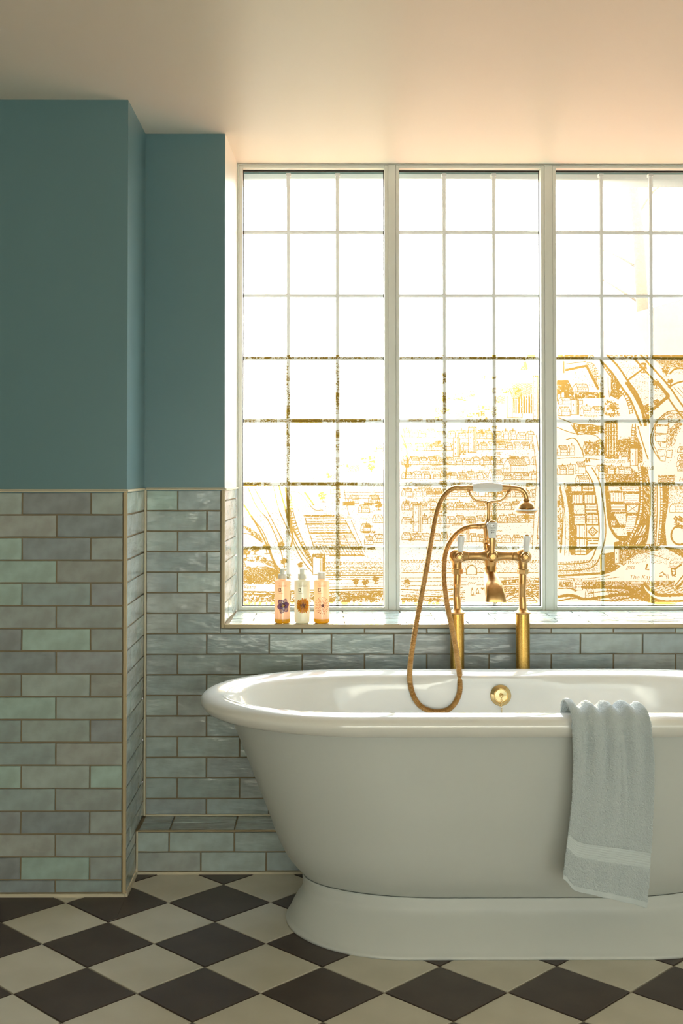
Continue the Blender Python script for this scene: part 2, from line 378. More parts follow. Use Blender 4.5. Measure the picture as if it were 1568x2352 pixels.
# trims: dado edge, corner strips, sill edge, sealant
def trim(k, boxes, m):
    b = MB()
    for q in boxes: b.box(*q)
    return bevel(struct('trim_%d' % k, b, m), 0.0012, 1)
trim(1, [(-1.9, PYY - 0.0045, ZD - 0.004, PXX + 0.004, PYY + 0.002, ZD - 0.0005), (-1.9, PYY - 0.003, ZD, PXX + 0.004, PYY + 0.002, ZD + 0.004)], M['cream'])
trim(2, [(PXX - 0.0088, PYY - 0.003, 0.0, PXX + 0.001, PYY + 0.004, ZD - 0.004)], M['trim'])
trim(3, [(PXX + 0.004, BY - 0.0045, ZD - 0.004, RX0 + 0.003, BY + 0.002, ZD), (PXX + 0.004, BY - 0.003, ZD + 0.0005, RX0 + 0.003, BY + 0.002, ZD + 0.004),
         (PXX - 0.001, PYY + 0.003, ZD - 0.004, PXX + 0.004, BY - 0.005, ZD + 0.003)], M['cream'])
trim(11, [(XE - 0.004, BY - 0.0045, ZD - 0.004, XR, BY + 0.002, ZD + 0.004)], M['cream'])
trim(12, [(XE - 0.002, BY - 0.0035, SZ - 0.011, XE + 0.010, BY + 0.004, ZD - 0.0045)], M['trim'])
trim(4, [(RX0 - 0.010, BY - 0.0035, SZ - 0.011, RX0 + 0.0005, BY + 0.004, ZD - 0.004)], M['trim'])
trim(5, [(RX0 + 0.001, BY - 0.0035, SZ - 0.011, XE, BY + 0.0045, SZ + 0.0005)], M['trim'])
trim(6, [(PXX + 0.0005, BY - 0.008, LZ + 0.002, PXX + 0.007, BY + 0.002, ZD - 0.004), (PXX + 0.007, BY - 0.006, LZ, XR, BY - 0.0005, LZ + 0.006)], M['cream'])
trim(7, [(PXX + 0.0005, LY - 0.005, 0.006, PXX + 0.006, LY + 0.001, LZ - 0.002), (PXX + 0.002, LY - 0.007, -0.002, XR, LY + 0.001, 0.0065),
         (PXX - 0.001, PYY - 0.003, -0.002, PXX + 0.006, LY - 0.007, 0.009), (-1.9, PYY - 0.006, -0.002, PXX - 0.001, PYY + 0.001, 0.009)], M['cream'])
trim(8, [(PXX + 0.004, LY - 0.003, LZ - 0.003, XR, LY + 0.006, LZ + 0.0005), ], M['trim'])
b = MB(); rz = ZD - 0.002
b.prism([(RX0 + 0.001, BY - 0.002), (RX0 + 0.006, BY - 0.002), (RX1 + 0.006, WY - 0.001), (RX1 + 0.001, WY - 0.001)], rz - 0.002, rz + 0.003)
struct('trim_9', b, M['cream'])

# ------------------------------------------------------------------ floor tiles, clipped to the walls
def clip(poly, f):
    out = []
    for i in range(len(poly)):
        a, c = poly[i], poly[(i+1) % len(poly)]; fa, fc = f(a), f(c)
        if fa >= 0: out.append(a)
        if (fa >= 0) != (fc >= 0):
            t_ = fa / (fa - fc); out.append((a[0] + (c[0]-a[0])*t_, a[1] + (c[1]-a[1])*t_))
    return out
def inset_poly(poly, d, cx_, cy_):
    return [(x + (cx_-x) * d / max(1e-6, math.hypot(cx_-x, cy_-y)), y + (cy_-y) * d / max(1e-6, math.hypot(cx_-x, cy_-y))) for x, y in poly]
hd = TD / 2 - 0.0034
_full = {}
for jy in range(-8, 4):
    for ix in range(-14, 22):
        if (ix + jy) % 2: continue
        cx_, cy_ = TX + ix * TD / 2, TY + jy * TD / 2
        if cx_ < -1.5 or cx_ > 2.2 or cy_ < 2.25: continue
        dark = (ix % 2 == 0)
        P = [(cx_ - hd, cy_), (cx_, cy_ - hd), (cx_ + hd, cy_), (cx_, cy_ + hd)]
        yA, yB = PYY - 0.004, LY - 0.004; xs = PXX + 0.002
        pieces = []
        if cy_ + hd < yA: pieces = [P]
        else:
            pa = clip(clip(P, lambda q: xs - q[0]), lambda q: yA - q[1]); pb = clip(clip(P, lambda q: q[0] - xs), lambda q: yB - q[1])
            pieces = [q for q in (pa, pb) if len(q) > 2]
        if not pieces: continue
        ms = M['floor_dark'] if dark else M['floor_light']
        V = []; Fc = []
        for q in pieces:
            n_ = len(q); b0 = len(V); mx_ = sum(a[0] for a in q)/n_; my_ = sum(a[1] for a in q)/n_
            q2 = inset_poly(q, 0.0012, mx_, my_)
            V += [(x - cx_, y - cy_, -0.006) for x, y in q] + [(x - cx_, y - cy_, -0.0008) for x, y in q] + [(x - cx_, y - cy_, 0) for x, y in q2]
            for l in (0, 1): Fc += [(b0 + l*n_ + i, b0 + l*n_ + (i+1) % n_, b0 + (l+1)*n_ + (i+1) % n_, b0 + (l+1)*n_ + i) for i in range(n_)]
            Fc.append(tuple(range(b0 + 2*n_, b0 + 3*n_)))
        key = (dark,) if (len(pieces) == 1 and pieces[0] is P) else None
        if key and key in _full: me = _full[key]
        else:
            me = bpy.data.meshes.new('floor_tile'); me.from_pydata(V, [], Fc); me.materials.append(ms)
            if key: _full[key] = me
        o = bpy.data.objects.new('floor_tile', me); COL.objects.link(o); o.location = (cx_, cy_, rnd.uniform(-0.0003, 0.0003)); o.parent = floor

# ------------------------------------------------------------------ windows
GL = [(-0.2585, 0.2286), (0.2793, 0.7657), (0.8180, 1.3044), (1.3565, 1.8429)]  # the last casement is unseen, added to let more light onto the ceiling
ZB0, ZB1 = 0.7300, 2.2345
HB = [0.9290, 1.1490, 1.3675, 1.5840, 1.8020, 2.0220]
VB = [(-0.1020, 0.0685), (0.4385, 0.6108), (0.9843, 1.1570), (1.5230, 1.6950)]
for i, (xa, xb) in enumerate(GL):
    b = MB()
    y0, y1 = WY, WY + 0.05
    s = 0.012                                    # sash, then the bead around the glass
    b.box(xa - s, y0, ZB0 - 0.0105, xa, y1, ZB1 + 0.010); b.box(xb, y0, ZB0 - 0.0105, xb + s, y1, ZB1 + 0.010)
    b.box(xa, y0, ZB0 - 0.0105, xb, y1, ZB0); b.box(xa, y0, ZB1, xb, y1, ZB1 + 0.010)
    w = bevel(struct('window_%d' % (i+1), b, M['frame']), 0.0012, 1)
    gp = MB(); gp.add([(xa, WY + 0.036, ZB0), (xb, WY + 0.036, ZB0), (xb, WY + 0.036, ZB1), (xa, WY + 0.036, ZB1)], [(0, 1, 2, 3)])
    gp.obj('glass_pane', M['glass'], w, world=False)
    gk = MB(); q = 0.0026; yg = WY + 0.030
    gk.box(xa, yg, ZB0, xa + q, yg + 0.005, ZB1); gk.box(xb - q, yg, ZB0, xb, yg + 0.005, ZB1); gk.box(xa, yg, ZB0, xb, yg + 0.005, ZB0 + q); gk.box(xa, yg, ZB1 - 2*q, xb, yg + 0.005, ZB1)
    gk.obj('gasket', M['gasket'], w, world=False)
    for x in VB[i]:
        vb = MB()
        vb.prism([(x - 0.0066, WY + 0.050), (x - 0.0066, WY + 0.046), (x - 0.003, WY + 0.0435), (x + 0.003, WY + 0.0435), (x + 0.0066, WY + 0.046), (x + 0.0066, WY + 0.050), (x + 0.004, WY + 0.062), (x - 0.004, WY + 0.062)][::-1], ZB0 - 0.003, ZB1 - 0.006)
        vb.box(x - 0.0082, WY + 0.041, ZB1 - 0.016, x + 0.0082, WY + 0.062, ZB1 - 0.007)
        vb.obj('glazing_bar', M['bar'], w, world=False)
    for z in HB:
        hb = MB(); pr = [(-0.0064, 0.050), (-0.0064, 0.046), (-0.003, 0.0437), (0.003, 0.0437), (0.0064, 0.046), (0.0064, 0.050), (0.004, 0.0615), (-0.004, 0.0615)]
        nn = len(pr)
        hb.add([(xa, WY + y, z + h) for h, y in pr] + [(xb, WY + y, z + h) for h, y in pr], [tuple(range(nn)), tuple(range(nn, 2*nn))[::-1]] + [(k, nn + k, nn + (k+1) % nn, (k+1) % nn) for k in range(nn)])
        hb.obj('glazing_bar', M['bar'], w, world=False)
# fixed posts and outer frame
b = MB()
for i in range(3):
    xa, xb = GL[i][1] + 0.0125, GL[i+1][0] - 0.0125
    b.box(xa, WY - 0.0015, ZB0 - 0.0109, xb, WY + 0.075, ZB1 + 0.0104)
b.box(RX1 + 0.0003, WY - 0.0015, SZ - 0.002, GL[0][0] - 0.0125, WY + 0.075, ZC - 0.001)
b.box(GL[3][1] + 0.0125, WY - 0.0015, SZ - 0.002, XE, WY + 0.075, ZC - 0.001)
b.box(GL[0][0] - 0.0125, WY - 0.0015, ZB1 + 0.0105, GL[3][1] + 0.0125, WY + 0.075, ZC - 0.001)
b.box(GL[0][0] - 0.0125, WY - 0.0015, SZ - 0.002, GL[3][1] + 0.0125, WY + 0.075, ZB0 - 0.0110)
bevel(struct('trim_10', b, M['frame']), 0.0012, 1)

# ------------------------------------------------------------------ printed map on the glass
MS = 1.6                                         # cells per photo pixel of the print
MX0, MX1, MY0, MY1 = 550, 1960, 814, 1400
MW, MH = int((MX1 - MX0) * MS), int((MY1 - MY0) * MS)
ink = np.zeros((MH, MW), bool)
mr = np.random.RandomState(5)
def C_(p): return ((p[0] - MX0) * MS, (p[1] - MY0) * MS)
def region(pts):
    q = np.array([C_(p_) for p_ in pts]); x0, y0 = np.floor(q.min(0)).astype(int); x1, y1 = np.ceil(q.max(0)).astype(int) + 1
    x0, y0, x1, y1 = max(x0, 0), max(y0, 0), min(x1, MW), min(y1, MH)
    if x1 <= x0 or y1 <= y0: return None
    gx_, gy_ = np.meshgrid(np.arange(x0, x1) + .5, np.arange(y0, y1) + .5); ins = np.zeros(gx_.shape, bool)
    for i in range(len(q)):
        (ax_, ay_), (bx_, by_) = q[i], q[(i+1) % len(q)]
        if ay_ == by_: continue
        ins ^= ((ay_ > gy_) != (by_ > gy_)) & (gx_ < (bx_ - ax_) * (gy_ - ay_) / (by_ - ay_) + ax_)
    return (slice(y0, y1), slice(x0, x1)), ins, gx_, gy_
def blotch(shape, dens, cs=2):
    a = mr.rand(shape[0] // cs + 2, shape[1] // cs + 2); a = np.kron(a, np.ones((cs, cs)))[:shape[0], :shape[1]]
    return a < dens
def fill(pts, dens=1.0, val=True, cs=2):
    r = region(pts)
    if not r: return
    s, ins, _, _ = r
    if dens < 1: ins = ins & blotch(ins.shape, dens, cs)
    ink[s][ins] = val
def stamp(x, y, r, val=True):
    cx_, cy_ = C_((x, y)); r *= MS
    x0, x1, y0, y1 = int(max(0, cx_ - r + .5)), int(min(MW, cx_ + r + .5)), int(max(0, cy_ - r + .5)), int(min(MH, cy_ + r + .5))
    ink[y0:max(y1, y0 + 1), x0:max(x1, x0 + 1)] = val
def line(pts, w=1.3, val=True, rough=0.35, gap=0.06, curve=False):
    if curve: pts = [(p_.x, p_.y) for p_ in spline([(x, y, 0) for x, y in pts], 10)]
    for (ax_, ay_), (bx_, by_) in zip(pts[:-1], pts[1:]):
        d = math.hypot(bx_ - ax_, by_ - ay_); k = max(1, int(d / 0.5))
        g_ = mr.rand(k + 1) < gap; jx = (mr.rand(k + 1) - .5) * rough; jw = w / 2 * (1 + (mr.rand(k + 1) - .5) * 0.6)
        for i in range(k + 1):
            if g_[i]: continue
            t_ = i / k; stamp(ax_ + (bx_ - ax_) * t_ + jx[i], ay_ + (by_ - ay_) * t_ + jx[-i-1], jw[i], val)
def band(pts, w, dens=None, edge=1.4, clear=True):
    """a road: cleared strip with inked edges"""
    P = [(p_.x, p_.y) for p_ in spline([(x, y, 0) for x, y in pts], 8)]
    L_, R_ = [], []
    for i, (x, y) in enumerate(P):
        ax_, ay_ = P[max(i-1, 0)]; bx_, by_ = P[min(i+1, len(P)-1)]; d = math.hypot(bx_-ax_, by_-ay_) or 1
        nx, ny = -(by_-ay_)/d, (bx_-ax_)/d; L_.append((x + nx*w/2, y + ny*w/2)); R_.append((x - nx*w/2, y - ny*w/2))
    if clear: fill(L_ + R_[::-1], 1, False)
    if dens: fill(L_ + R_[::-1], dens)
    line(L_, edge); line(R_, edge); return L_, R_
def ladder(pts, w, pitch):
    L_, R_ = band(pts, w, None, 1.4); acc = 0
    for i in range(1, len(L_)):
        d = math.hypot(L_[i][0]-L_[i-1][0], L_[i][1]-L_[i-1][1]); acc += d
        while acc >= pitch: acc -= pitch; line([L_[i], R_[i]], 2.0, gap=0)
def hatch(pts, sp=4, ang=0, w=1.0, gap=0.25, dens=1.0):
    r = region(pts)
    if not r: return
    s, ins, gx_, gy_ = r; a = math.radians(ang)
    ph = (-gx_ * math.sin(a) + gy_ * math.cos(a)) / MS; al = (gx_ * math.cos(a) + gy_ * math.sin(a)) / MS
    row = np.floor(ph / sp); dash = np.sin(al * 0.9 + row * 7.3) + np.sin(al * 0.37 + row * 3.1)
    m_ = ins & (ph - row * sp < w) & (dash > -2 + gap * 4)
    if dens < 1: m_ &= blotch(m_.shape, dens)
    ink[s][m_] = True
def dots(pts, dens=0.06, cs=2): fill(pts, dens, True, cs)
def rough_area(pts, dens=0.75):
    r = region(pts)
    if not r: return
    s, ins, gx_, gy_ = r
    n1 = blotch(ins.shape, 0.5, 9).astype(float) + blotch(ins.shape, 0.5, 5) + blotch(ins.shape, 0.5, 2)
    ink[s][ins & (n1 >= (1 if dens > 0.6 else 2))] = True
def tree(x, y, r):
    for k in range(int(14 + r * 4)):
        a = mr.rand() * 6.28; d = r * math.sqrt(mr.rand()); sx_, sy_ = x + d * math.cos(a), y + d * math.sin(a) * .9
        line([(sx_ - 1.5, sy_), (sx_, sy_ - 1.6), (sx_ + 1.6, sy_)], 1.3)
    line([(x, y + r * .6), (x + 1, y + r * 1.5)], 1.8); line([(x - r * .5, y + r * 1.5), (x + r * .8, y + r * 1.5)], 1.3)
def house(x, y, w, h, roof=0.45, dark=True):
    """gabled house, lower left corner x, y"""
    g_ = w * 0.32; ry = h * roof
    fill([(x, y), (x + w, y), (x + w, y - h), (x, y - h)], 1, False)
    line([(x, y), (x, y - h + ry), (x + g_/2, y - h), (x + g_, y - h + ry), (x + g_, y), (x, y)], 1.2)
    line([(x + g_/2, y - h), (x + w - g_*.4, y - h), (x + w, y - h + ry), (x + w, y), (x + g_, y)], 1.2)
    line([(x + g_, y - h + ry), (x + w, y - h + ry)], 1.2)
    rf = [(x + g_/2, y - h), (x + w - g_*.4, y - h), (x + w, y - h + ry), (x + g_, y - h + ry)]
    if dark: hatch(rf, 2.4, 70, 1.5, 0.1)
    else: hatch(rf, 3.2, 70, 0.9, 0.2)
    for k in range(int((w - g_) / 5)): stamp(x + g_ + 3 + k * 5, y - (h - ry) * .55, .9)
    stamp(x + g_/2, y - (h - ry) * .5, 1.0)
    if mr.rand() < .4: line([(x + w * .6, y - h), (x + w * .6, y - h - 4)], 2.0)
def houses(x0, x1, y, w=20, h=16, slope=0, dark=0.5):
    x = x0
    while x < x1 - w * .6:
        ww = w * mr.uniform(.75, 1.2); house(x, y + (x - x0) * slope, ww, h * mr.uniform(.85, 1.15), mr.uniform(.38, .52), mr.rand() < dark); x += ww + (mr.uniform(0, 5) if mr.rand() < .3 else 0)
def tower(x, y, w, h, win=3):
    fill([(x, y), (x + w, y), (x + w, y - h), (x, y - h)], 1, False)
    line([(x, y), (x, y - h), (x + w, y - h), (x + w, y), (x, y)], 1.3)
    for k in range(int(w / 4)): stamp(x + 2 + k * 4, y - h - 1.5, 1.1)
    hatch([(x + w * .6, y), (x + w, y), (x + w, y - h), (x + w * .6, y - h)], 2.2, 90, 1.3, 0.05)
    for k in range(win): line([(x + w * .3, y - h * (k + .7) / (win + .4)), (x + w * .3, y - h * (k + .7) / (win + .4) + 3)], 1.6)
def crenel(x0, x1, y, h, slope=0):
    x = x0
    while x < x1:
        yy = y + (x - x0) * slope; line([(x, yy), (x, yy - 4), (x + 3.5, yy - 4), (x + 3.5, yy), (x + 7, yy)], 1.2); x += 7
    dots([(x0, y), (x1, y + (x1-x0)*slope), (x1, y + h + (x1-x0)*slope), (x0, y + h)], 0.16); line([(x0, y + h), (x1, y + h + (x1-x0)*slope)], 2.0)
def text(x, y, s_, size=12, clear=True, shear=0.35):
    V, T = text_tris(s_, size, shear); wd = max(v[0] for v in V) if V else 0
    if clear: fill([(x - 2, y + 3), (x + wd + 2, y + 3), (x + wd + 4, y - size * .8), (x, y - size * .8)], 1, False)
    for t_ in T: fill([(x + V[i][0] * 1.0, y - V[i][1]) for i in t_])

# --- left light: lanes fanning down past the wall, gardens, the west wall
hatch([(556, 1120), (610, 1120), (690, 1280), (640, 1280)], 6, 60, 1.0, .55, .7)
dots([(575, 1112), (635, 1112), (668, 1250), (640, 1250)], .03)
for q in ([(566, 1112), (590, 1165), (615, 1195), (640, 1250), (655, 1310)], [(578, 1112), (600, 1150), (622, 1190), (650, 1245)], [(552, 1145), (580, 1190), (606, 1225), (630, 1290), (650, 1320)], [(628, 1118), (640, 1170), (660, 1215), (690, 1280), (720, 1318)], [(650, 1150), (664, 1210), (684, 1256), (720, 1306)]): line(q, 1.8, curve=True)
fill([(553, 1205), (575, 1213), (598, 1230), (606, 1246), (590, 1240), (565, 1216), (553, 1212)], .8)
line([(553, 1226), (575, 1228), (602, 1246)], 1.5, curve=True)
ladder([(664, 1140), (672, 1190), (690, 1240), (712, 1285), (728, 1310)], 8, 7); line([(655, 1120), (664, 1185), (668, 1212), (672, 1235), (668, 1255)], 3.5, curve=True)
hatch([(655, 1120), (668, 1120), (672, 1215), (662, 1215)], 3, 80, 1.8, .1)
for x, y, r in ((585, 1262, 8), (612, 1258, 9), (645, 1252, 7), (566, 1268, 9), (690, 1298, 6), (652, 1290, 7)): tree(x, y, r)
rough_area([(556, 1282), (600, 1276), (640, 1300), (652, 1320), (640, 1342), (556, 1342)], .5); hatch([(556, 1285), (630, 1288), (655, 1330), (640, 1342), (556, 1342)], 3, 25, 1.6, .12)
fill([(562, 1288), (600, 1292), (630, 1305), (600, 1306), (565, 1300)], 1, False)
# gardens in the first light
for y, xa, xb in ((1184, 697, 786), (1202, 700, 795), (1223, 708, 806)): fill([(xa, y), (xb, y - 1), (xb, y + 3), (xa, y + 4)], .9)
line([(700, 1190), (722, 1262)], 1.6); line([(786, 1184), (834, 1274)], 1.6); line([(836, 1276), (757, 1276)], 2.2)
for i in range(5): line([(712 + i * 3, 1231 + i * 7), (812 + i * 4.5, 1229 + i * 7)], 1.0, gap=.3)
for i in range(4): line([(735 + i * 18, 1226), (752 + i * 18, 1262)], 1.0, gap=.3)
for i in range(3):
    for k in range(7): line([(707 + k * 13, 1190 + i * 12), (716 + k * 13, 1190 + i * 12), (716 + k * 13, 1195 + i * 12), (707 + k * 13, 1195 + i * 12)], .9, gap=.25)
hatch([(722, 1252), (820, 1252), (834, 1274), (735, 1274)], 6, 60, 1.4, .1)
# blocks and streets at the right of the first light
line([(668, 1130), (690, 1135), (720, 1170), (740, 1172)], 1.3, curve=True); line([(700, 1132), (720, 1160)], 3)
for x, y, w in ((758, 1128, 22), (800, 1150, 24), (845, 1150, 26), (822, 1172, 26), (855, 1195, 24), (828, 1215, 22), (855, 1240, 26), (836, 1245, 20)): house(x, y + 6, w, 18, .5, mr.rand() < .5)
tree(740, 1140, 9); tree(868, 1160, 8)
for y in (1138, 1146, 1132): line([(790, y), (882, y)], 1.0, gap=.3)
line([(790, 1124), (797, 1168), (812, 1210), (838, 1270)], 1.2, gap=.2, curve=True)
text(768, 1192, 'S.Nicolas', 11)
# upper band of the first two lights
band([(556, 1010), (650, 1020), (700, 1030), (780, 1024), (882, 1030)], 4, None, 1.0)
for i in range(22):
    x, y = mr.uniform(560, 860), mr.uniform(960, 1100); house(x, y, mr.uniform(14, 24), mr.uniform(12, 18), .5, mr.rand() < .6)
for i in range(16):
    x, y = mr.uniform(560, 860), mr.uniform(850, 950); house(x, y, mr.uniform(14, 30), mr.uniform(12, 20), .5, mr.rand() < .6)
for i in range(9): tree(mr.uniform(560, 870), mr.uniform(850, 1100), mr.uniform(5, 9))
rough_area([(680, 1058), (730, 1030), (760, 1090), (690, 1100)], .5)
line([(658, 836), (656, 880), (664, 920), (658, 970), (662, 1030), (657, 1090), (664, 1112)], 1.6, rough=8, gap=.3, curve=True)
line([(776, 836), (778, 900), (774, 945)], 1.6, rough=8, gap=.4, curve=True); line([(776, 1065), (776, 1100), (774, 1180), (778, 1260)], 1.5, rough=8, gap=.45)
hatch([(670, 962), (740, 962), (740, 972), (670, 972)], 2, 10, 1.6, 0); rough_area([(672, 962), (735, 962), (735, 971), (672, 971)], .8); rough_area([(785, 962), (840, 962), (840, 971), (785, 971)], .8)
rough_area([(556, 1106), (600, 1106), (600, 1118), (556, 1118)], .8); rough_area([(660, 1108), (820, 1108), (820, 1116), (660, 1116)], .7)
text(828, 1117, 'S.Mary arbu', 12); text(928, 1116, 'S.Olaus', 12)
# second light
for k in range(26):
    x, y = mr.uniform(700, 865), mr.uniform(1122, 1260); w_, h_ = mr.uniform(10, 30), mr.uniform(4, 9)
    (rough_area if mr.rand() < .5 else hatch)([(x, y), (x + w_, y + mr.uniform(-3, 3)), (x + w_, y + h_), (x, y + h_)])
dots([(556, 1120), (884, 1120), (884, 1290), (556, 1290)], .035); hatch([(884, 1300), (884, 1330), (730, 1334), (730, 1302)], 4, 0, 1.3, .3)
for i in range(12): line([(556 + i * 2, 1322 + i * 1.5), (600 + i * 4, 1300 + i * 3), (650, 1318 + i * 2)], 1.4, gap=.2, curve=True)
rough_area([(556, 1364), (700, 1366), (884, 1360), (884, 1378), (700, 1384), (556, 1376)], .3)
line([(553, 1150), (600, 1225), (640, 1320)], 2.6, curve=True, rough=1.4); line([(640, 1116), (672, 1215), (735, 1320)], 2.6, curve=True, rough=1.4)
for y in range(1184, 1276, 7): line([(696 + (y-1184)*.55, y), (786 + (y-1184)*.5, y - 1)], 1.1, gap=.35)
for y0 in (1004, 1036, 1068, 1100, 1140, 1172, 1204, 1240): houses(922 if y0 > 990 else 1010, 1236, y0, 21, 17, mr.uniform(-.03, .03), .45)
for i in range(26): rough_area([(lambda x, y: [(x, y), (x + 16, y - 2), (x + 18, y + 8), (x + 2, y + 9)])(mr.uniform(922, 1220), mr.uniform(985, 1240))][0], .5)
house(1165, 960, 34, 68, .35, True); hatch([(1172, 880), (1222, 880), (1222, 905), (1184, 912)], 2.6, 60, 1.7, .05); tower(1224, 965, 14, 100, 7); fill([(1196, 850), (1206, 822), (1214, 850)], .9)
line([(1205, 822), (1193, 856)], 1.3); hatch([(1176, 915), (1224, 905), (1224, 950), (1182, 950)], 6, 90, 2.6, .05)
for x in range(1180, 1225, 12): line([(x, 912), (x, 948)], 2.6)
tower(1075, 1040, 18, 58, 4); tower(1040, 1050, 15, 44, 3); house(1155, 1086, 55, 32, .5, True); house(1120, 1105, 34, 26, .5, True)
line([(922, 1000), (934, 1040), (930, 1100)], 2.0, curve=True); fill([(934, 1050), (938, 1050), (933, 1096), (929, 1096)], .8)
tower(948, 1222, 20, 62, 2); tower(1060, 1245, 16, 50, 2)
band([(1226, 1000), (1236, 1080), (1232, 1160), (1226, 1260)], 10, None, 1.3)
# the long wall, west gate, trees below it
crenel(732, 884, 1296, 26); crenel(920, 1236, 1292, 24); 
for y in (1332, 1340, 1349): line([(730, y), (884, y - 2)], 1.2, gap=.35); line([(920, y - 4), (1240, y - 6)], 1.2, gap=.35)
tower(718, 1320, 26, 46, 0); rough_area([(716, 1274), (746, 1274), (746, 1282), (716, 1282)], .9); rough_area([(740, 1280), (747, 1280), (747, 1322), (740, 1322)], .9)
for x, y in ((816, 1336), (838, 1338), (862, 1330), (933, 1338), (790, 1385), (760, 1380)): tree(x, y, 7)
fill([(1072, 1320), (1072, 1308), (1076, 1302), (1082, 1300), (1088, 1302), (1091, 1308), (1091, 1320)], 1, False)
line([(1070, 1320), (1070, 1308), (1075, 1301), (1082, 1298), (1089, 1301), (1093, 1308), (1093, 1320)], 2.0); line([(1072, 1320), (1092, 1320)], 1.2)
text(1072, 1331, 'West', 11); text(1072, 1342, 'gate', 11)
for x, y, h_ in ((1083, 1366, 16), (1095, 1362, 11)): line([(x, y - h_), (x - 3, y - 4), (x - 2, y), (x + 3, y), (x + 2, y - 5), (x, y - h_)], 1.4); line([(x - 4, y + 2), (x + 7, y + 1)], 1.1)
text(553, 1352, '\u00e7\u00e8 Weare'[3:], 12)
for y, w in ((1358, 2.2), (1364, 2.0)): line([(553, y), (640, y + 2), (700, y - 2), (884, y - 6)], w, curve=True, rough=1)
rough_area([(553, 1360), (700, 1360), (884, 1356), (884, 1364), (553, 1368)], .5)
for y in (1354, 1368, 1376): line([(920, y), (1010, y + 2), (1060, y - 4)], 2.0, curve=True, rough=1); 
rough_area([(922, 1372), (1010, 1372), (1010, 1392), (922, 1392)], .5); hatch([(922, 1356), (1066, 1356), (1066, 1394), (922, 1394)], 5, 5, 1.3, .3)
hatch([(1130, 1330), (1240, 1324), (1240, 1394), (1110, 1394)], 5, -4, 1.8, .2); band([(1140, 1388), (1200, 1360), (1236, 1385), (1190, 1394)], 8, None, 1.6); rough_area([(1150, 1332), (1238, 1328), (1238, 1340), (1150, 1344)], .5)
dots([(556, 1370), (884, 1370), (884, 1396), (556, 1396)], .07); rough_area([(560, 1374), (640, 1372), (700, 1388), (560, 1392)], .2)
for x in range(560, 650, 13): line([(x, 1390), (x, 1384)], 3)
rough_area([(775, 1366), (884, 1362), (884, 1394), (800, 1394)], .3); dots([(1010, 1330), (1066, 1330), (1066, 1390), (1010, 1390)], .05)
for x in range(812, 850, 9): tree(x, 1372, 3)

# dense engraving high on the first two lights, mostly lost against the sky and readable over the bars
for k in range(150):
    x, y = mr.uniform(556, 870) if mr.rand() < .5 else mr.uniform(920, 1160), mr.uniform(832, 1100); w_, h_ = mr.uniform(8, 36), mr.uniform(5, 18)
    q = [(x, y), (x + w_, y + mr.uniform(-5, 5)), (x + w_, y + h_), (x, y + h_)]
    if y > 960 and x > 920: continue
    (rough_area(q, .5) if mr.rand() < .6 else hatch(q, 2.6, mr.uniform(0, 180), 1.6, .1))
for xb_, ya, yb in ((662, 1112, 1390), (776, 1112, 1380), (1020, 860, 1260), (1135, 836, 1390)):
    y = ya
    while y < yb:
        h_ = mr.uniform(6, 26)
        if mr.rand() < .6: (hatch([(xb_ - 6, y), (xb_ + 6, y), (xb_ + 6, y + h_), (xb_ - 6, y + h_)], 3, mr.uniform(0, 90), 1.5, .2) if mr.rand() < .4 else dots([(xb_ - 6, y), (xb_ + 6, y), (xb_ + 6, y + h_), (xb_ - 6, y + h_)], mr.uniform(.3, .7)))
        y += h_ + mr.uniform(0, 8)
for yb_ in (968, 1114, 1260):
    for xa, xb_ in ((556, 820), (978, 1236)):
        x = xa
        while x < xb_:
            w_ = mr.uniform(6, 40)
            if mr.rand() < .55: (hatch([(x, yb_ - 5), (x + w_, yb_ - 5), (x + w_, yb_ + 3), (x, yb_ + 3)], 3, mr.uniform(40, 120), 1.6, .1) if mr.rand() < .4 else dots([(x, yb_ - 5), (x + w_, yb_ - 5), (x + w_, yb_ + 3), (x, yb_ + 3)], mr.uniform(.3, .8)))
            x += w_ + mr.uniform(0, 14)
for k in range(60):
    x, y = mr.uniform(925, 1200), mr.uniform(985, 1235); w_, h_ = mr.uniform(10, 40), mr.uniform(3, 8)
    hatch([(x, y), (x + w_, y), (x + w_ - 3, y + h_), (x - 3, y + h_)], 2.4, mr.uniform(40, 120), 1.3, .15)
dots([(922, 1000), (1236, 1000), (1236, 1290), (922, 1290)], .03); rough_area([(1100, 1350), (1236, 1344), (1236, 1372), (1120, 1366)], .4)
# --- third light: the city seen from the south gate down to the quay
def S3(P): return [(x, y) for x, y in P]
# upper left buildings
rough_area(S3([(1279, 873), (1305, 873), (1318, 900), (1318, 922), (1279, 922)]), .9); hatch(S3([(1279, 873), (1305, 873), (1316, 898), (1279, 896)]), 2.5, 65, 1.6, 0); 
fill(S3([(1281, 905), (1286, 905), (1286, 920), (1281, 920)]), 1, False); fill(S3([(1290, 902), (1295, 902), (1295, 922), (1290, 922)]), 1, False)
line(S3([(1299, 850), (1347, 840), (1374, 893)]), 4.0); line(S3([(1300, 836), (1345, 830)]), 1.4); line(S3([(1295, 830), (1295, 856)]), 2)
fill(S3([(1347, 830), (1362, 832), (1386, 870), (1388, 910), (1374, 893), (1347, 842)]), .45); dots(S3([(1310, 850), (1345, 848), (1365, 890), (1320, 885)]), .04)
house(1315, 900, 36, 18, .5, False); houses(1282, 1345, 928, 26, 16); tower(1311, 952, 18, 34, 2); houses(1332, 1380, 955, 24, 22, 0, .2); house(1281, 955, 28, 20, .5, False)
rough_area(S3([(1320, 902), (1385, 900), (1390, 914), (1320, 916)]), .9); rough_area(S3([(1383, 915), (1410, 920), (1425, 955), (1400, 960), (1385, 950)]), .3)
text(1340, 958, 'Bishops', 10); text(1350, 970, 'Pallace', 10); tree(1411, 935, 10)
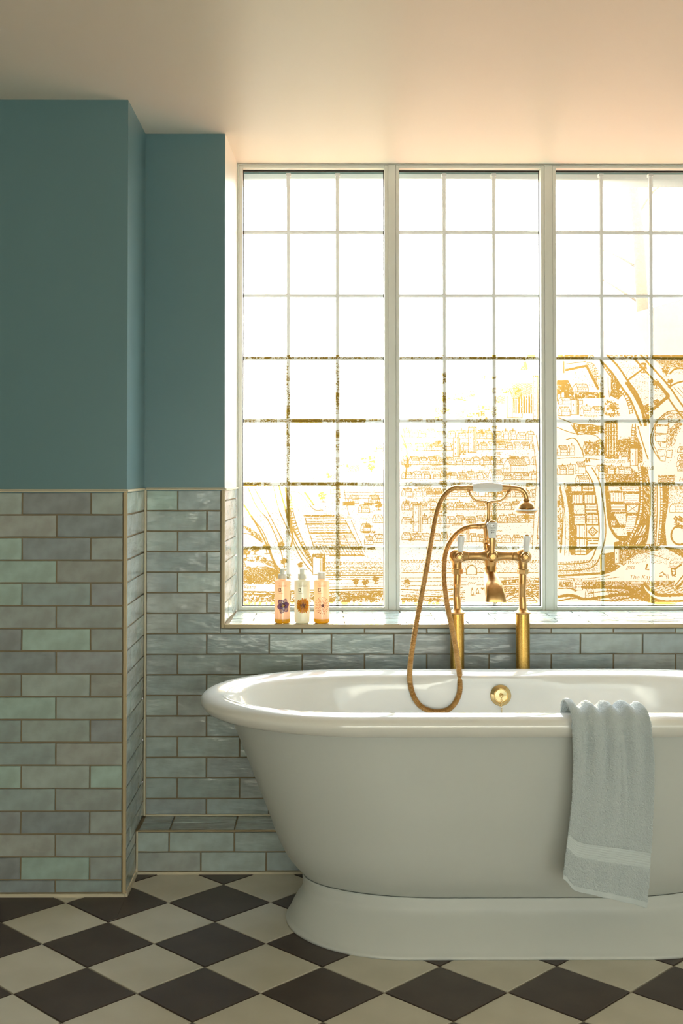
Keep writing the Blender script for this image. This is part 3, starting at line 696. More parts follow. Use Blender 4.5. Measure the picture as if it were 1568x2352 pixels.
# wall tower cluster
fill(S3([(1403, 862), (1418, 862), (1418, 875), (1432, 876), (1432, 905), (1420, 918), (1400, 908), (1402, 880)]), .92); fill(S3([(1397, 866), (1403, 866), (1403, 900), (1400, 912), (1397, 890)]), 1, False); line(S3([(1397, 866), (1397, 890), (1400, 912)]), 1.2)
for y in (868, 880, 892): stamp(1410, y, 1.5, False); stamp(1414, y, 1, False)
ladder(S3([(1383, 830), (1395, 850), (1408, 866)]), 6, 6); ladder(S3([(1424, 893), (1438, 910), (1446, 930), (1450, 950)]), 7, 6)
# roads running down from the top
band(S3([(1386, 820), (1412, 848), (1437, 885), (1455, 910), (1470, 945), (1482, 975)]), 20, None, 3.2)
band(S3([(1464, 818), (1500, 858), (1530, 892), (1560, 935), (1600, 985)]), 17, None, 3.0)
dots(S3([(1410, 822), (1440, 822), (1472, 845), (1440, 876)]), .08, 2); dots(S3([(1448, 868), (1485, 850), (1536, 910), (1480, 955)]), .10, 2)
line(S3([(1441, 874), (1476, 848)]), 3.0); line(S3([(1445, 878), (1462, 905), (1478, 945)]), 2.6, curve=True); line(S3([(1512, 880), (1536, 910), (1500, 940)]), 5.0); line(S3([(1484, 945), (1500, 938)]), 3)
line(S3([(1440, 880), (1470, 930), (1482, 975)]), 5, rough=1.5, curve=True); fill(S3([(1478, 960), (1500, 940), (1500, 952), (1484, 972)]), .9)
for x, y, r in ((1486, 935, 8), (1508, 880, 8), (1478, 842, 9), (1530, 850, 9), (1508, 925, 7), (1540, 876, 6)): tree(x, y, r)
fill(S3([(1500, 818), (1568, 818), (1600, 830), (1600, 845), (1540, 842), (1510, 832)]), .45); hatch(S3([(1500, 822), (1600, 822), (1600, 850), (1520, 842)]), 2.6, 8, 1.4, .1); dots(S3([(1505, 840), (1600, 845), (1600, 860), (1540, 860)]), .12)
line(S3([(1539, 858), (1550, 848), (1568, 846), (1590, 852)]), 3, curve=True)
for i in range(6): line(S3([(1548 + i * 9, 890 - i), (1580 + i * 9, 925)]), 1.2, gap=.1)
line(S3([(1535, 890), (1560, 878), (1600, 872)]), 3, curve=True)
# churchyard oval at the right
for w, d in ((2.0, 0), (1.4, 5)): line(S3([(1600 - d, 960), (1565, 946 + d), (1535, 946 + d), (1512 + d, 965), (1498 + d, 990), (1494 + d, 1015), (1503 + d, 1038), (1514, 1055)]), w, curve=True)
fill(S3([(1505, 965), (1535, 946), (1568, 950), (1562, 975), (1545, 1010), (1535, 1035), (1508, 1020), (1500, 990)]), .4)
for q in ((1510, 965, 26, 12), (1505, 980, 30, 16), (1536, 972, 20, 14), (1504, 1000, 28, 15), (1516, 1018, 16, 10), (1510, 1034, 18, 12), (1530, 1036, 14, 16), (1515, 1050, 14, 10)): fill(S3([(q[0], q[1]), (q[0]+q[2], q[1]-2), (q[0]+q[2]-2, q[1]+q[3]), (q[0]+1, q[1]+q[3]-1)]), 1, False); line(S3([(q[0], q[1]), (q[0]+q[2], q[1]-2), (q[0]+q[2]-2, q[1]+q[3]), (q[0]+1, q[1]+q[3]-1), (q[0], q[1])]), 1.2)
rough_area(S3([(1538, 985), (1562, 962), (1568, 975), (1545, 1030), (1538, 1020)]), .6)
# road and buildings south of the palace
band(S3([(1279, 970), (1320, 985), (1370, 990), (1400, 1018)]), 22, None, 1.6); rough_area(S3([(1310, 975), (1385, 978), (1388, 995), (1325, 1000)]), .9)
houses(1279, 1318, 1046, 22, 26); houses(1338, 1388, 1046, 24, 30, 0, .9); rough_area(S3([(1340, 1015), (1386, 1010), (1390, 1045), (1342, 1045)]), .35)
line(S3([(1300, 1010), (1320, 1008), (1336, 1035), (1340, 1050)]), 2, curve=True)
fill(S3([(1388, 968), (1418, 965), (1418, 1045), (1440, 1052), (1438, 1065), (1388, 1052)]), .93); 
for x in (1394, 1400, 1407, 1413):
    for y in range(975, 1045, 9): line([(x, y), (x, y + 6)], 1.4, False, gap=.1)
fill(S3([(1418, 1005), (1445, 1002), (1475, 1030), (1476, 1065), (1440, 1060), (1418, 1040)]), .88); fill(S3([(1419, 985), (1444, 988), (1444, 1008), (1419, 1010)]), 1, False)
text(1420, 1010, 'Trinity', 10, False); tower(1447, 1070, 18, 40, 2); ladder(S3([(1456, 975), (1453, 1000), (1452, 1020)]), 7, 6); fill(S3([(1460, 968), (1462, 1000), (1475, 1030), (1456, 1030), (1458, 1000)]), .85)
line(S3([(1465, 980), (1475, 1015), (1488, 1055)]), 2.2, curve=True); house(1420, 1062, 22, 24, .5, True)
band(S3([(1279, 1062), (1330, 1060), (1390, 1066), (1440, 1070)]), 16, None, 1.3); text(1384, 1064, 'South gate', 12)
line([(1340, 1062), (1346, 1054), (1347, 1062), (1352, 1056), (1354, 1062)], 2.2)
houses(1279, 1318, 1090, 20, 20); houses(1320, 1350, 1088, 26, 26, 0, .9); houses(1320, 1352, 1112, 28, 22, .1, .9); houses(1366, 1386, 1100, 24, 32, 0, .9)
fill(S3([(1385, 1068), (1450, 1076), (1470, 1090), (1470, 1110), (1390, 1110)]), .8); houses(1395, 1452, 1090, 18, 18, 0, .4); fill(S3([(1400, 1094), (1450, 1094), (1466, 1112), (1400, 1112)]), .2)
house(1475, 1078, 24, 16, .5, True); fill(S3([(1478, 1062), (1496, 1062), (1500, 1070), (1478, 1070)]), 1, False)
dots(S3([(1510, 1000), (1568, 990), (1568, 1050), (1520, 1100)]), .015)
for q in ((1556, 1040, 24), (1556, 1058, 26), (1553, 1072, 26), (1556, 1082, 24)): house(q[0], q[1], q[2], 14, .5, True)
text(1558, 1106, 'Ha', 13); hatch(S3([(1511, 1094), (1550, 1092), (1550, 1112), (1511, 1112)]), 3, 0, 2, .2); crenel(1511, 1548, 1096, 14)
# street between the garden blocks, wide pale road
band(S3([(1352, 1078), (1368, 1108), (1376, 1150), (1382, 1200), (1380, 1240), (1362, 1290), (1330, 1302), (1279, 1304)]), 15, None, 2.2)
# left garden block
fill(S3([(1300, 1112), (1362, 1112), (1372, 1160), (1376, 1220), (1370, 1256), (1345, 1276), (1310, 1276), (1300, 1250), (1296, 1180)]), .95)
def plot(x, y, w, h, k, sk=0):
    P = [(x, y), (x + w, y), (x + w + sk, y + h), (x + sk, y + h)]; fill(P, 1, False)
    if k == 0: hatch(P, 6, 90, 1.3, .15)
    if k == 1: hatch(P, 5, 0, 1.4, .3)
    if k == 2: dots(P, .09)
    c_, d_ = x + w/2, y + h/2
    if k == 3: line([(c_, y), (c_, y + h)], 1.2); line([(x, d_), (x + w, d_)], 1.2); line([(x+4, y+4), (x+w-4, y+4), (x+w-4, y+h-4), (x+4, y+h-4), (x+4, y+4)], 1.2)
    if k == 4:
        for r_ in (9, 11.5): line([(c_, d_-r_), (c_+r_, d_), (c_, d_+r_), (c_-r_, d_), (c_, d_-r_)], 1.3)
        line([(c_ + 3.5*math.cos(a*.5), d_ + 3.5*math.sin(a*.5)) for a in range(14)], 1.3)
    if k == 5: line([P[0], P[2]], 1.2); line([P[1], P[3]], 1.2)
    if k == 6: hatch(P, 7, 0, 2.4, .1)
for x, y, w, h, k in ((1312, 1117, 22, 12, 2), (1338, 1117, 24, 12, 3), (1314, 1138, 23, 18, 0), (1341, 1138, 24, 18, 0), (1317, 1161, 24, 20, 2), (1345, 1160, 24, 20, 6), (1318, 1184, 24, 20, 1), (1347, 1184, 25, 20, 3), (1324, 1208, 20, 26, 0), (1347, 1208, 26, 27, 4), (1322, 1239, 22, 18, 0), (1348, 1239, 24, 18, 6), (1320, 1261, 24, 12, 3)): plot(x, y, w, h, k)
houses(1280, 1300, 1160, 20, 20); band(S3([(1290, 1112), (1300, 1170), (1302, 1230), (1300, 1276)]), 10, .08, 1.6); line(S3([(1285, 1120), (1292, 1180), (1286, 1270)]), 2.5, curve=True); rough_area(S3([(1279, 1150), (1290, 1150), (1290, 1260), (1279, 1262)]), .6)
# right garden block enclosed by the wall
fill(S3([(1392, 1108), (1470, 1108), (1474, 1150), (1464, 1196), (1448, 1232), (1434, 1244), (1412, 1236), (1398, 1214), (1392, 1170)]), .95)
for x, y, w, h, k, s_ in ((1396, 1117, 27, 11, 2, 2), (1427, 1117, 38, 12, 1, 1), (1399, 1133, 30, 19, 0, 3), (1434, 1134, 33, 22, 1, -1), (1402, 1158, 31, 18, 6, 2), (1440, 1160, 25, 18, 5, -2), (1410, 1181, 26, 24, 2, 1), (1441, 1184, 20, 38, 1, -8), (1402, 1213, 34, 18, 2, 4)): plot(x, y, w, h, k, s_)
rough_area(S3([(1394, 1186), (1412, 1186), (1425, 1210), (1400, 1210)]), .95); house(1402, 1208, 10, 12, .5, False)
line(S3([(1390, 1112), (1395, 1180), (1402, 1215), (1420, 1238), (1436, 1242)]), 4, rough=1.2, curve=True)
# river with wall ladder
fill(S3([(1472, 1070), (1486, 1075), (1494, 1120), (1494, 1180), (1488, 1230), (1482, 1254), (1440, 1262), (1448, 1236), (1466, 1200), (1474, 1150)]), .97)
for k in range(60):
    x, y = mr.uniform(1476, 1490), mr.uniform(1090, 1190); line([(x, y), (x + 2, y + 3)], .9, False)
for k in range(14): x, y = mr.uniform(1455, 1482), mr.uniform(1215, 1255); line([(x, y), (x + 5, y - 9)], 1.6, False)
ladder(S3([(1467, 1068), (1472, 1110), (1472, 1160), (1464, 1200), (1442, 1245)]), 6, 6)
fill(S3([(1494, 1095), (1504, 1095), (1508, 1140), (1504, 1200), (1500, 1254), (1483, 1256), (1490, 1220), (1496, 1160)]), 1, False)
hatch(S3([(1497, 1108), (1505, 1108), (1506, 1250), (1498, 1250)]), 3, 70, 2.2, .2); line(S3([(1508, 1112), (1508, 1180), (1504, 1254)]), 2.2, curve=True)
ladder(S3([(1518, 1112), (1519, 1160), (1516, 1210), (1511, 1254)]), 5.5, 7)
fill(S3([(1522, 1112), (1536, 1112), (1534, 1160), (1526, 1210), (1530, 1254), (1514, 1254), (1520, 1200)]), .95)
fill(S3([(1534, 1112), (1600, 1112), (1600, 1150), (1535, 1160)]), .22); hatch(S3([(1534, 1112), (1600, 1112), (1600, 1125), (1534, 1125)]), 3, 15, 1.5, .2)
house(1537, 1177, 44, 20, .4, False); tree(1556, 1196, 11); tree(1580, 1190, 12); fill(S3([(1545, 1205), (1600, 1200), (1600, 1254), (1570, 1254), (1575, 1230), (1560, 1212)]), .6); line([(1560 + 20*math.cos(a*.3), 1230 + 22*math.sin(a*.3)) for a in range(22)], 3, rough=1.6); rough_area(S3([(1575, 1205), (1600, 1205), (1600, 1254), (1580, 1254)]), .9)
# water gate, quay
fill(S3([(1388, 1272), (1410, 1268), (1410, 1296), (1425, 1300), (1410, 1312), (1392, 1318), (1376, 1322), (1376, 1280)]), .96); fill(S3([(1408, 1250), (1500, 1250), (1520, 1262), (1460, 1275), (1430, 1300), (1410, 1290)]), .75)
tower(1410, 1294, 13, 34, 2); tower(1380, 1312, 9, 38, 0); rough_area(S3([(1408, 1246), (1440, 1240), (1440, 1254), (1410, 1262)]), .9)
dots(S3([(1440, 1262), (1520, 1256), (1568, 1280), (1568, 1300), (1440, 1290)]), .12); line(S3([(1460, 1264), (1500, 1275), (1540, 1288), (1568, 1292)]), 1.3, gap=.4); fill(S3([(1520, 1256), (1568, 1262), (1600, 1290), (1600, 1300), (1555, 1275)]), .92)
crenel(1282, 1372, 1296, 26, -.06); hatch(S3([(1281, 1300), (1372, 1292), (1374, 1312), (1281, 1320)]), 3, 90, 1.0, .4); line(S3([(1281, 1323), (1370, 1318), (1400, 1308)]), 3.2, curve=True)
text(1438, 1296, 'Water', 11); text(1436, 1307, 'gate', 12); text(1442, 1331, 'The Kay', 15); text(1534, 1296, 'Crane', 13); text(1532, 1304, 'Seller', 9, False)
line([(1485, 1298), (1481, 1308), (1488, 1309)], 2.6); stamp(1485, 1297, 1.8); line([(1514, 1318), (1520, 1314), (1524, 1320), (1513, 1324), (1520, 1325)], 1.5); line([(1527, 1320), (1530, 1330)], 1.2); line([(1532, 1320), (1533, 1330)], 1.2)
line([(1540, 1306), (1548, 1306), (1550, 1320), (1542, 1322), (1540, 1306)], 2.4); line([(1547, 1308), (1562, 1298)], 3); line([(1541, 1314), (1550, 1312)], 1.6); line([(1543, 1324), (1546, 1322), (1549, 1325)], 2)
line(S3([(1280, 1326), (1340, 1330), (1400, 1322)]), 1.2, gap=.3, curve=True); line(S3([(1280, 1331), (1350, 1334), (1420, 1326)]), 1.2, gap=.35, curve=True)
hatch(S3([(1281, 1336), (1548, 1334), (1548, 1346), (1281, 1349)]), 2.4, 88, 1.4, .15); rough_area(S3([(1281, 1337), (1400, 1336), (1446, 1338), (1446, 1346), (1281, 1349)]), .55); rough_area(S3([(1500, 1336), (1548, 1334), (1548, 1348), (1500, 1348)]), .5)
fill(S3([(1448, 1338), (1476, 1338), (1476, 1342), (1448, 1342)]), 1, False); line(S3([(1448, 1342), (1510, 1342), (1510, 1336)]), 2)
line(S3([(1548, 1346), (1568, 1322), (1600, 1290)]), 2.2); line(S3([(1552, 1352), (1575, 1328), (1600, 1300)]), 4)
house(1312, 1356, 24, 26, .5, False); house(1342, 1374, 20, 22, .5, False)
for q, w, r_ in (([(1281, 1352), (1310, 1352), (1320, 1358)], 2.4, 1), ([(1281, 1371), (1310, 1368), (1340, 1376), (1380, 1372), (1440, 1366), (1500, 1384), (1568, 1392), (1600, 1394)], 4.2, 2.5), ([(1281, 1380), (1330, 1374), (1400, 1380), (1460, 1372), (1510, 1388), (1600, 1398)], 2.0, 1.5), ([(1335, 1350), (1400, 1350), (1440, 1352), (1460, 1362)], 4.0, 2), ([(1472, 1344), (1482, 1362), (1505, 1378), (1540, 1382), (1600, 1378)], 4.0, 1.2), ([(1478, 1340), (1492, 1356), (1520, 1368), (1600, 1364)], 4.5, 2.5), ([(1355, 1362), (1400, 1358), (1430, 1364), (1380, 1372)], 1.8, 1)): line(S3(q), w, rough=r_, curve=True)
rough_area(S3([(1430, 1346), (1475, 1346), (1490, 1372), (1540, 1390), (1470, 1378), (1440, 1366)]), .65); hatch(S3([(1390, 1352), (1470, 1350), (1500, 1380), (1400, 1384)]), 3, 18, 1.8, .25); hatch(S3([(1490, 1344), (1600, 1344), (1600, 1372), (1500, 1366)]), 3.4, 12, 2, .25)
dots(S3([(1282, 1382), (1500, 1384), (1568, 1396), (1282, 1396)]), .05)
# fourth light, an unseen casement added for the daylight it lets in
for y in range(860, 1320, 44): houses(1640, 1930, y, 24, 20, mr.uniform(-.05, .05), .5)
band([(1620, 1380), (1700, 1340), (1820, 1360), (1960, 1330)], 14, None, 3); crenel(1630, 1950, 1300, 20)
for i in range(12): tree(mr.uniform(1630, 1940), mr.uniform(830, 1380), mr.uniform(6, 11))
# dark band just above the horizontal bar at the top edge of the film
for x0, x1, d in ((1279, 1365, .8), (1400, 1450, .4), (1450, 1500, .5), (1500, 1600, .9), (920, 1080, .35), (1080, 1240, .6), (556, 884, .4)): dots([(x0, 815), (x1, 815), (x1, 825), (x0, 825)], d * .6); [rough_area([(q, 815), (q + 18, 815), (q + 14, 825), (q - 4, 825)], .8 if d > .5 else .5) for q in range(x0, x1 - 20, int(14 + 20 * (1 - d)))]

# runs of inked cells become flat quads on the pane
kx = (at(1500, 1100, WY + 0.04).x - at(600, 1100, WY + 0.04).x) / 900; ox = at(600, 1100, WY + 0.04).x - 600 * kx
kz = (at(900, 1390, WY + 0.04).z - at(900, 830, WY + 0.04).z) / 560; oz = at(900, 830, WY + 0.04).z - 830 * kz
for i, (xa, xb) in enumerate(GL):
    c0, c1 = int(((xa + 0.003 - ox) / kx - MX0) * MS), int(((xb - 0.003 - ox) / kx - MX0) * MS); c1 = min(c1, MW)
    r1 = min(MH, int(((ZB0 + 0.003 - oz) / kz - MY0) * MS))
    sub = np.zeros((r1, c1 - c0 + 2), np.int8); sub[:, 1:-1] = ink[:r1, c0:c1]; d = np.diff(sub, axis=1)
    rs, ss = np.nonzero(d == 1); _, ee = np.nonzero(d == -1)
    x0 = ox + kx * (MX0 + (ss + c0) / MS); x1 = ox + kx * (MX0 + (ee + c0) / MS); z0 = oz + kz * (MY0 + rs / MS); z1 = oz + kz * (MY0 + (rs + 1) / MS)
    yy = np.full(len(rs), WY + 0.0395); n_ = len(rs)
    V = np.stack([np.stack([x0, yy, z1], 1), np.stack([x1, yy, z1], 1), np.stack([x1, yy, z0], 1), np.stack([x0, yy, z0], 1)], 1).reshape(-1, 3)
    me = bpy.data.meshes.new('map_print'); me.vertices.add(n_ * 4); me.vertices.foreach_set('co', V.astype(np.float32).ravel())
    me.loops.add(n_ * 4); me.loops.foreach_set('vertex_index', np.arange(n_ * 4, dtype=np.int32)); me.polygons.add(n_)
    me.polygons.foreach_set('loop_start', np.arange(0, n_ * 4, 4, dtype=np.int32)); me.update(); me.materials.append(M['ink'])
    o = bpy.data.objects.new('map_print', me); COL.objects.link(o); o.parent = bpy.data.objects['window_%d' % (i+1)]
    o['label'] = 'ochre line print of an old town map on the glass'


# ------------------------------------------------------------------ garden outside
def earth(name, c1, c2, sc=3):
    return mat(name, c1, 0.95, var=(sc, c2, 1.0))
M['bounce_terrace'] = earth('orange_bounce_terrace', (0.31, 0.085, 0.024), (0.37, 0.115, 0.036))  # unseen paving, added in orange to bounce warm light onto the ceiling
M['leaf_ground'] = earth('dry_leaf_ground', (0.085, 0.050, 0.026), (0.105, 0.064, 0.035), 2)
b = MB(); b.box(0.5, 4.32, -0.3, 14, 9.0, -0.05, 0); b.box(-14, 4.32, -0.3, 0.5, 9.0, -0.05, 2)
N_ = 24
for i in range(N_):                              # bank rising behind the terrace, higher to the right
    x0, x1 = -14 + i * 28 / N_, -14 + (i+1) * 28 / N_
    hh = lambda x: 0.7 + 2.5 / (1 + math.exp(-(x - 1.9) * 1.5)) + 0.12 * math.sin(x * 1.7)
    b.add([(x0, 9.0, -0.05), (x1, 9.0, -0.05), (x1, 13.0, hh(x1)), (x0, 13.0, hh(x0)), (x1, 22.0, hh(x1) + 0.25), (x0, 22.0, hh(x0) + 0.25)], [(0, 1, 2, 3), (3, 2, 4, 5)], 1)
M['gravel'] = earth('yellowed_grass', (0.23, 0.175, 0.075), (0.28, 0.22, 0.10), 5)
struct('ground', b, [M['bounce_terrace'], M['leaf_ground'], M['gravel']])
TYY = 14.0
tree_ = empty('tree', (at(1480, 800, TYY).x, TYY, 3.0), 'slender pale tree on the bank outside the right-hand light of the window', 'tree')
M['bark'] = mat('pale_bark', (0.085, 0.055, 0.025), 0.9, bump=(20, 0.6, 0.02)); M['leaf'] = mat('orange_autumn_leaf', (0.07, 0.02, 0.006), 0.8)
b = MB(); P = spline([at(x, y, TYY) for x, y in [(1482, 860), (1478, 760), (1472, 650), (1466, 540), (1456, 450), (1448, 380), (1440, 300), (1436, 200)]], 5)
b.tube(P, [0.085 - 0.04 * i / (len(P)-1) for i in range(len(P))], 10); b.obj('trunk', M['bark'], tree_, True)
for q in ([(1470, 620), (1400, 580), (1300, 560), (1225, 562)], [(1462, 500), (1500, 440), (1545, 415), (1580, 400)], [(1474, 700), (1380, 640), (1320, 625), (1290, 618)]):
    b = MB(); P = spline([at(x, y, TYY + 0.1) for x, y in q], 6); b.tube(P, [0.018 - 0.014 * i / (len(P)-1) for i in range(len(P))], 6); b.obj('branch', M['bark'], tree_, True)
b = MB(); lr = random.Random(9)
for x, y, rx, ry, n_ in ((1216, 560, 15, 16, 260), (1545, 425, 30, 22, 260), (1562, 405, 20, 15, 130), (1287, 620, 9, 4, 26), (1291, 640, 12, 6, 30), (1318, 558, 6, 5, 16), (1302, 800, 14, 6, 34), (1538, 546, 6, 6, 16), (1490, 700, 20, 8, 14), (1420, 730, 60, 20, 10)):
    for k in range(n_):
        a = lr.random() * 6.28; d = math.sqrt(lr.random()); c = at(x + rx*d*math.cos(a), y + ry*d*math.sin(a), TYY + lr.uniform(-.1, .2))
        u = Vector((lr.gauss(0, 1), lr.gauss(0, 1), lr.gauss(0, 1))).normalized(); w_ = u.orthogonal().normalized(); l_ = lr.uniform(.006, .013)
        b.add([c - u*l_, c + w_*l_*.5, c + u*l_, c - w_*l_*.5], [(0, 1, 2, 3)])
o = b.obj('leaves', M['leaf'], tree_); o['kind'] = 'stuff'

# ------------------------------------------------------------------ bath
CX, CY = 0.52, 3.165
NS, NE = 14, 20
def ring(a, bw, c, z, n_=2.0):
    """stadium: straight sides, half-ellipse ends of length c"""
    P = []
    xe = a - c
    for k in range(NE * 2):                      # right end
        th = -math.pi/2 + math.pi * k / (NE * 2); P.append((CX + xe + c * math.cos(th), CY + bw * math.sin(th), z))
    for k in range(NS): P.append((CX + xe - 2 * xe * k / NS, CY + bw, z))
    for k in range(NE * 2):
        th = math.pi/2 + math.pi * k / (NE * 2); P.append((CX - xe + c * math.cos(th), CY + bw * math.sin(th), z))
    for k in range(NS): P.append((CX - xe + 2 * xe * k / NS, CY - bw, z))
    return P
def loft(prof, cap0=False, cap1=True):
    V = []; Fc = []
    for q in prof: V += ring(*q)
    n_ = len(ring(*prof[0]))
    for i in range(len(prof) - 1):
        for k in range(n_): Fc.append((i*n_ + k, i*n_ + (k+1) % n_, (i+1)*n_ + (k+1) % n_, (i+1)*n_ + k))
    if cap1: Fc.append(tuple(range((len(prof)-1)*n_, len(prof)*n_)))
    if cap0: Fc.append(tuple(range(n_))[::-1])
    return V, Fc
bath = empty('bathtub', (CX, CY, 0), 'white freestanding double-ended bathtub with rolled rim on a flared plinth, under the window', 'bathtub')
def rp(P, n=4):                                   # smooth a profile
    S = []
    for i in range(len(P) - 1):
        a = P[max(i-1, 0)]; b_ = P[i]; c = P[i+1]; d = P[min(i+2, len(P)-1)]
        for k in range(n):
            t_ = k / n; S.append(tuple(0.5*((2*b_[j]) + (c[j]-a[j])*t_ + (2*a[j]-5*b_[j]+4*c[j]-d[j])*t_*t_ + (3*b_[j]-a[j]-3*c[j]+d[j])*t_**3) for j in range(4)))
    return S + [P[-1]]
body = rp([(0.556, 0.190, 0.350, 0.118), (0.578, 0.222, 0.362, 0.142), (0.602, 0.252, 0.370, 0.173), (0.628, 0.274, 0.380, 0.222), (0.652, 0.288, 0.388, 0.288),
           (0.679, 0.300, 0.393, 0.355), (0.711, 0.310, 0.398, 0.436), (0.742, 0.320, 0.403, 0.514), (0.762, 0.327, 0.406, 0.558)], 4)
V, Fc = loft(body, cap0=True, cap1=False)
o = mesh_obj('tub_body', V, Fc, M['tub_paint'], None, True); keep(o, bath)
rim = rp([(0.758, 0.325, 0.405, 0.553), (0.775, 0.338, 0.406, 0.5545), (0.808, 0.345, 0.408, 0.5565), (0.826, 0.354, 0.410, 0.566), (0.834, 0.3605, 0.411, 0.582), (0.829, 0.355, 0.410, 0.596), (0.816, 0.340, 0.406, 0.6045), (0.800, 0.318, 0.400, 0.6070),
          (0.783, 0.296, 0.395, 0.6045), (0.766, 0.272, 0.392, 0.597), (0.757, 0.262, 0.390, 0.585), (0.748, 0.256, 0.386, 0.560), (0.690, 0.244, 0.375, 0.45), (0.625, 0.228, 0.36, 0.32), (0.560, 0.200, 0.34, 0.22), (0.49, 0.150, 0.30, 0.175), (0.38, 0.10, 0.20, 0.160), (0.15, 0.03, 0.08, 0.157)], 4)
V, Fc = loft(rim)
def deck(v):                                    # the rim widens into a small platform in front of the tap pipes
    x, y, z = v
    if y > CY + 0.2 and y < CY + 0.325 and z > 0.5:
        k = max(0, min(1, (0.142 - abs(x - CX)) / 0.022)); k = k*k*(3-2*k); q = max(0, min(1, (CY + 0.325 - y) / 0.03)) * max(0, min(1, (z - 0.572) / 0.02))
        return (x, y - 0.014 * k * q, z)
    return v
V = [deck(v) for v in V]
o = mesh_obj('tub_rim_and_basin', V, Fc, M['enamel'], None, True); keep(o, bath)
pl_ = rp([(0.553, 0.187, 0.345, 0.1165), (0.560, 0.193, 0.345, 0.1175), (0.5605, 0.195, 0.345, 0.105), (0.561, 0.200, 0.343, 0.084), (0.578, 0.226, 0.335, 0.057), (0.592, 0.256, 0.322, 0.030), (0.598, 0.275, 0.314, 0.012)], 5) + [(0.603, 0.2805, 0.312, 0.0085), (0.605, 0.283, 0.312, 0.006), (0.605, 0.283, 0.312, 0.0005)]
V, Fc = loft(pl_, cap0=True, cap1=True)
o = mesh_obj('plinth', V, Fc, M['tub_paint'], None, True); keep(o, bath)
# overflow with plug and chain on the inner back wall
oc = Vector((at(1150, 1598, 3.412).x, 3.418, at(1150, 1598, 3.412).z)); ax = Vector((0, -1, 0.09)).normalized()
b = MB(); b.lathe([(0.0305, -0.006), (0.0305, 0.002), (0.029, 0.004), (0.0215, 0.0075), (0.0205, 0.0085), (0.0195, 0.0075), (0.0195, 0.004), (0.0005, 0.004)], oc, ax, 40)
ov = b.obj('overflow', M['brass_polished'], bath, True, angle=35)
b = MB(); b.lathe([(0.0185, 0.004), (0.0185, 0.0085), (0.0175, 0.0095), (0.006, 0.0100), (0.0050, 0.0125), (0.003, 0.014), (0.0003, 0.0145)], oc, ax, 36)
o = b.obj('plug', M['brass_polished'], None, True, angle=35); keep(o, bath); o.parent = ov; o.matrix_parent_inverse = Matrix()
b = MB(); R0 = oc + ax * 0.014
def torus(b, c, u, w, r, t_, seg=20, s2=8):
    pts = [c + (u * math.cos(2*math.pi*k/seg) + w * math.sin(2*math.pi*k/seg)) * r for k in range(seg)]
    vs = []; fs = []; nrm = u.cross(w)
    for k, p_ in enumerate(pts):
        d = (p_ - c).normalized()
        for q in range(s2): vs.append(p_ + (d * math.cos(2*math.pi*q/s2) + nrm * math.sin(2*math.pi*q/s2)) * t_)
    for k in range(seg):
        for q in range(s2): fs.append((k*s2 + q, ((k+1) % seg)*s2 + q, ((k+1) % seg)*s2 + (q+1) % s2, k*s2 + (q+1) % s2))
    b.add(vs, fs)
torus(b, R0 + Vector((0.0005, 0, 0.001)), X_, Z_, 0.0060, 0.0009)
for k in range(12):
    c = R0 + Vector((0.0008 + 0.0003 * (k % 2) , 0.0008 * k * 0.4, -0.008 - 0.0052 * k))
    if k % 2: torus(b, c, X_, Z_ * 1.5, 0.0020, 0.0006, 12, 6)
    else: torus(b, c, Y_, Z_ * 1.5, 0.0020, 0.0006, 12, 6)
torus(b, R0 + Vector((-0.003, 0.003, -0.027)), X_, Z_, 0.0035, 0.0008)
o = b.obj('chain', M['brass_polished'], None, True); o.parent = ov

# ------------------------------------------------------------------ brass bath tap
TYD = 3.588                                      # depth of the tap body
S_ = TYD / F                                     # metres per photo pixel at that depth
def tp(x, y, dy=0.0): return at(x, y, TYD + dy)
tap = empty('bath_tap', (at(1125, 1400, TYD).x, TYD, LZ), 'aged brass floor-standing bath and shower mixer tap with white lever handles, behind the bathtub', 'tap')
BR = M['brass']
for cxp in (1049.5, 1200):
    top = tp(cxp, 1403.5)
    b = MB(); b.lathe([(16*S_, 0), (16*S_, top.z - LZ - 0.004)], Vector((top.x, TYD, LZ + 0.0005)), Z_, 36)
    sp_ = b.obj('standpipe_sleeve', M['brass_speckled'], tap, True, angle=40)
    b = MB(); b.lathe([(17*S_, -6*S_), (19*S_, -5*S_), (19.3*S_, -3.5*S_), (18*S_, -2*S_), (14*S_, 0), (11*S_, 3*S_), (9.5*S_, 5*S_), (9*S_, 7*S_)], top, Z_, 36)
    o = b.obj('flange', BR, None, True, angle=50); o.parent = sp_
    b = MB(); P = [tp(cxp + 1, 1406), tp(cxp, 1385), tp(cxp - 1.0, 1368), tp(cxp - 0.5, 1345, -0.012), tp(cxp, 1330, -0.012), tp(cxp, 1308, -0.012)]
    P = spline(P, 8); b.tube(P, [8.6*S_ - (0.6*S_ if 14 < i < 26 else 0) for i in range(len(P))], 24); b.obj('supply_pipe', BR, tap, True, angle=60)
    b = MB(); b.lathe([(11.5*S_, -6*S_), (13.2*S_, -5*S_), (13.2*S_, 5*S_), (11.5*S_, 6*S_)], tp(cxp, 1312.5, -0.012), Z_, 6); bevel(b.obj('hex_nut', BR, tap, False), 0.0008, 2)
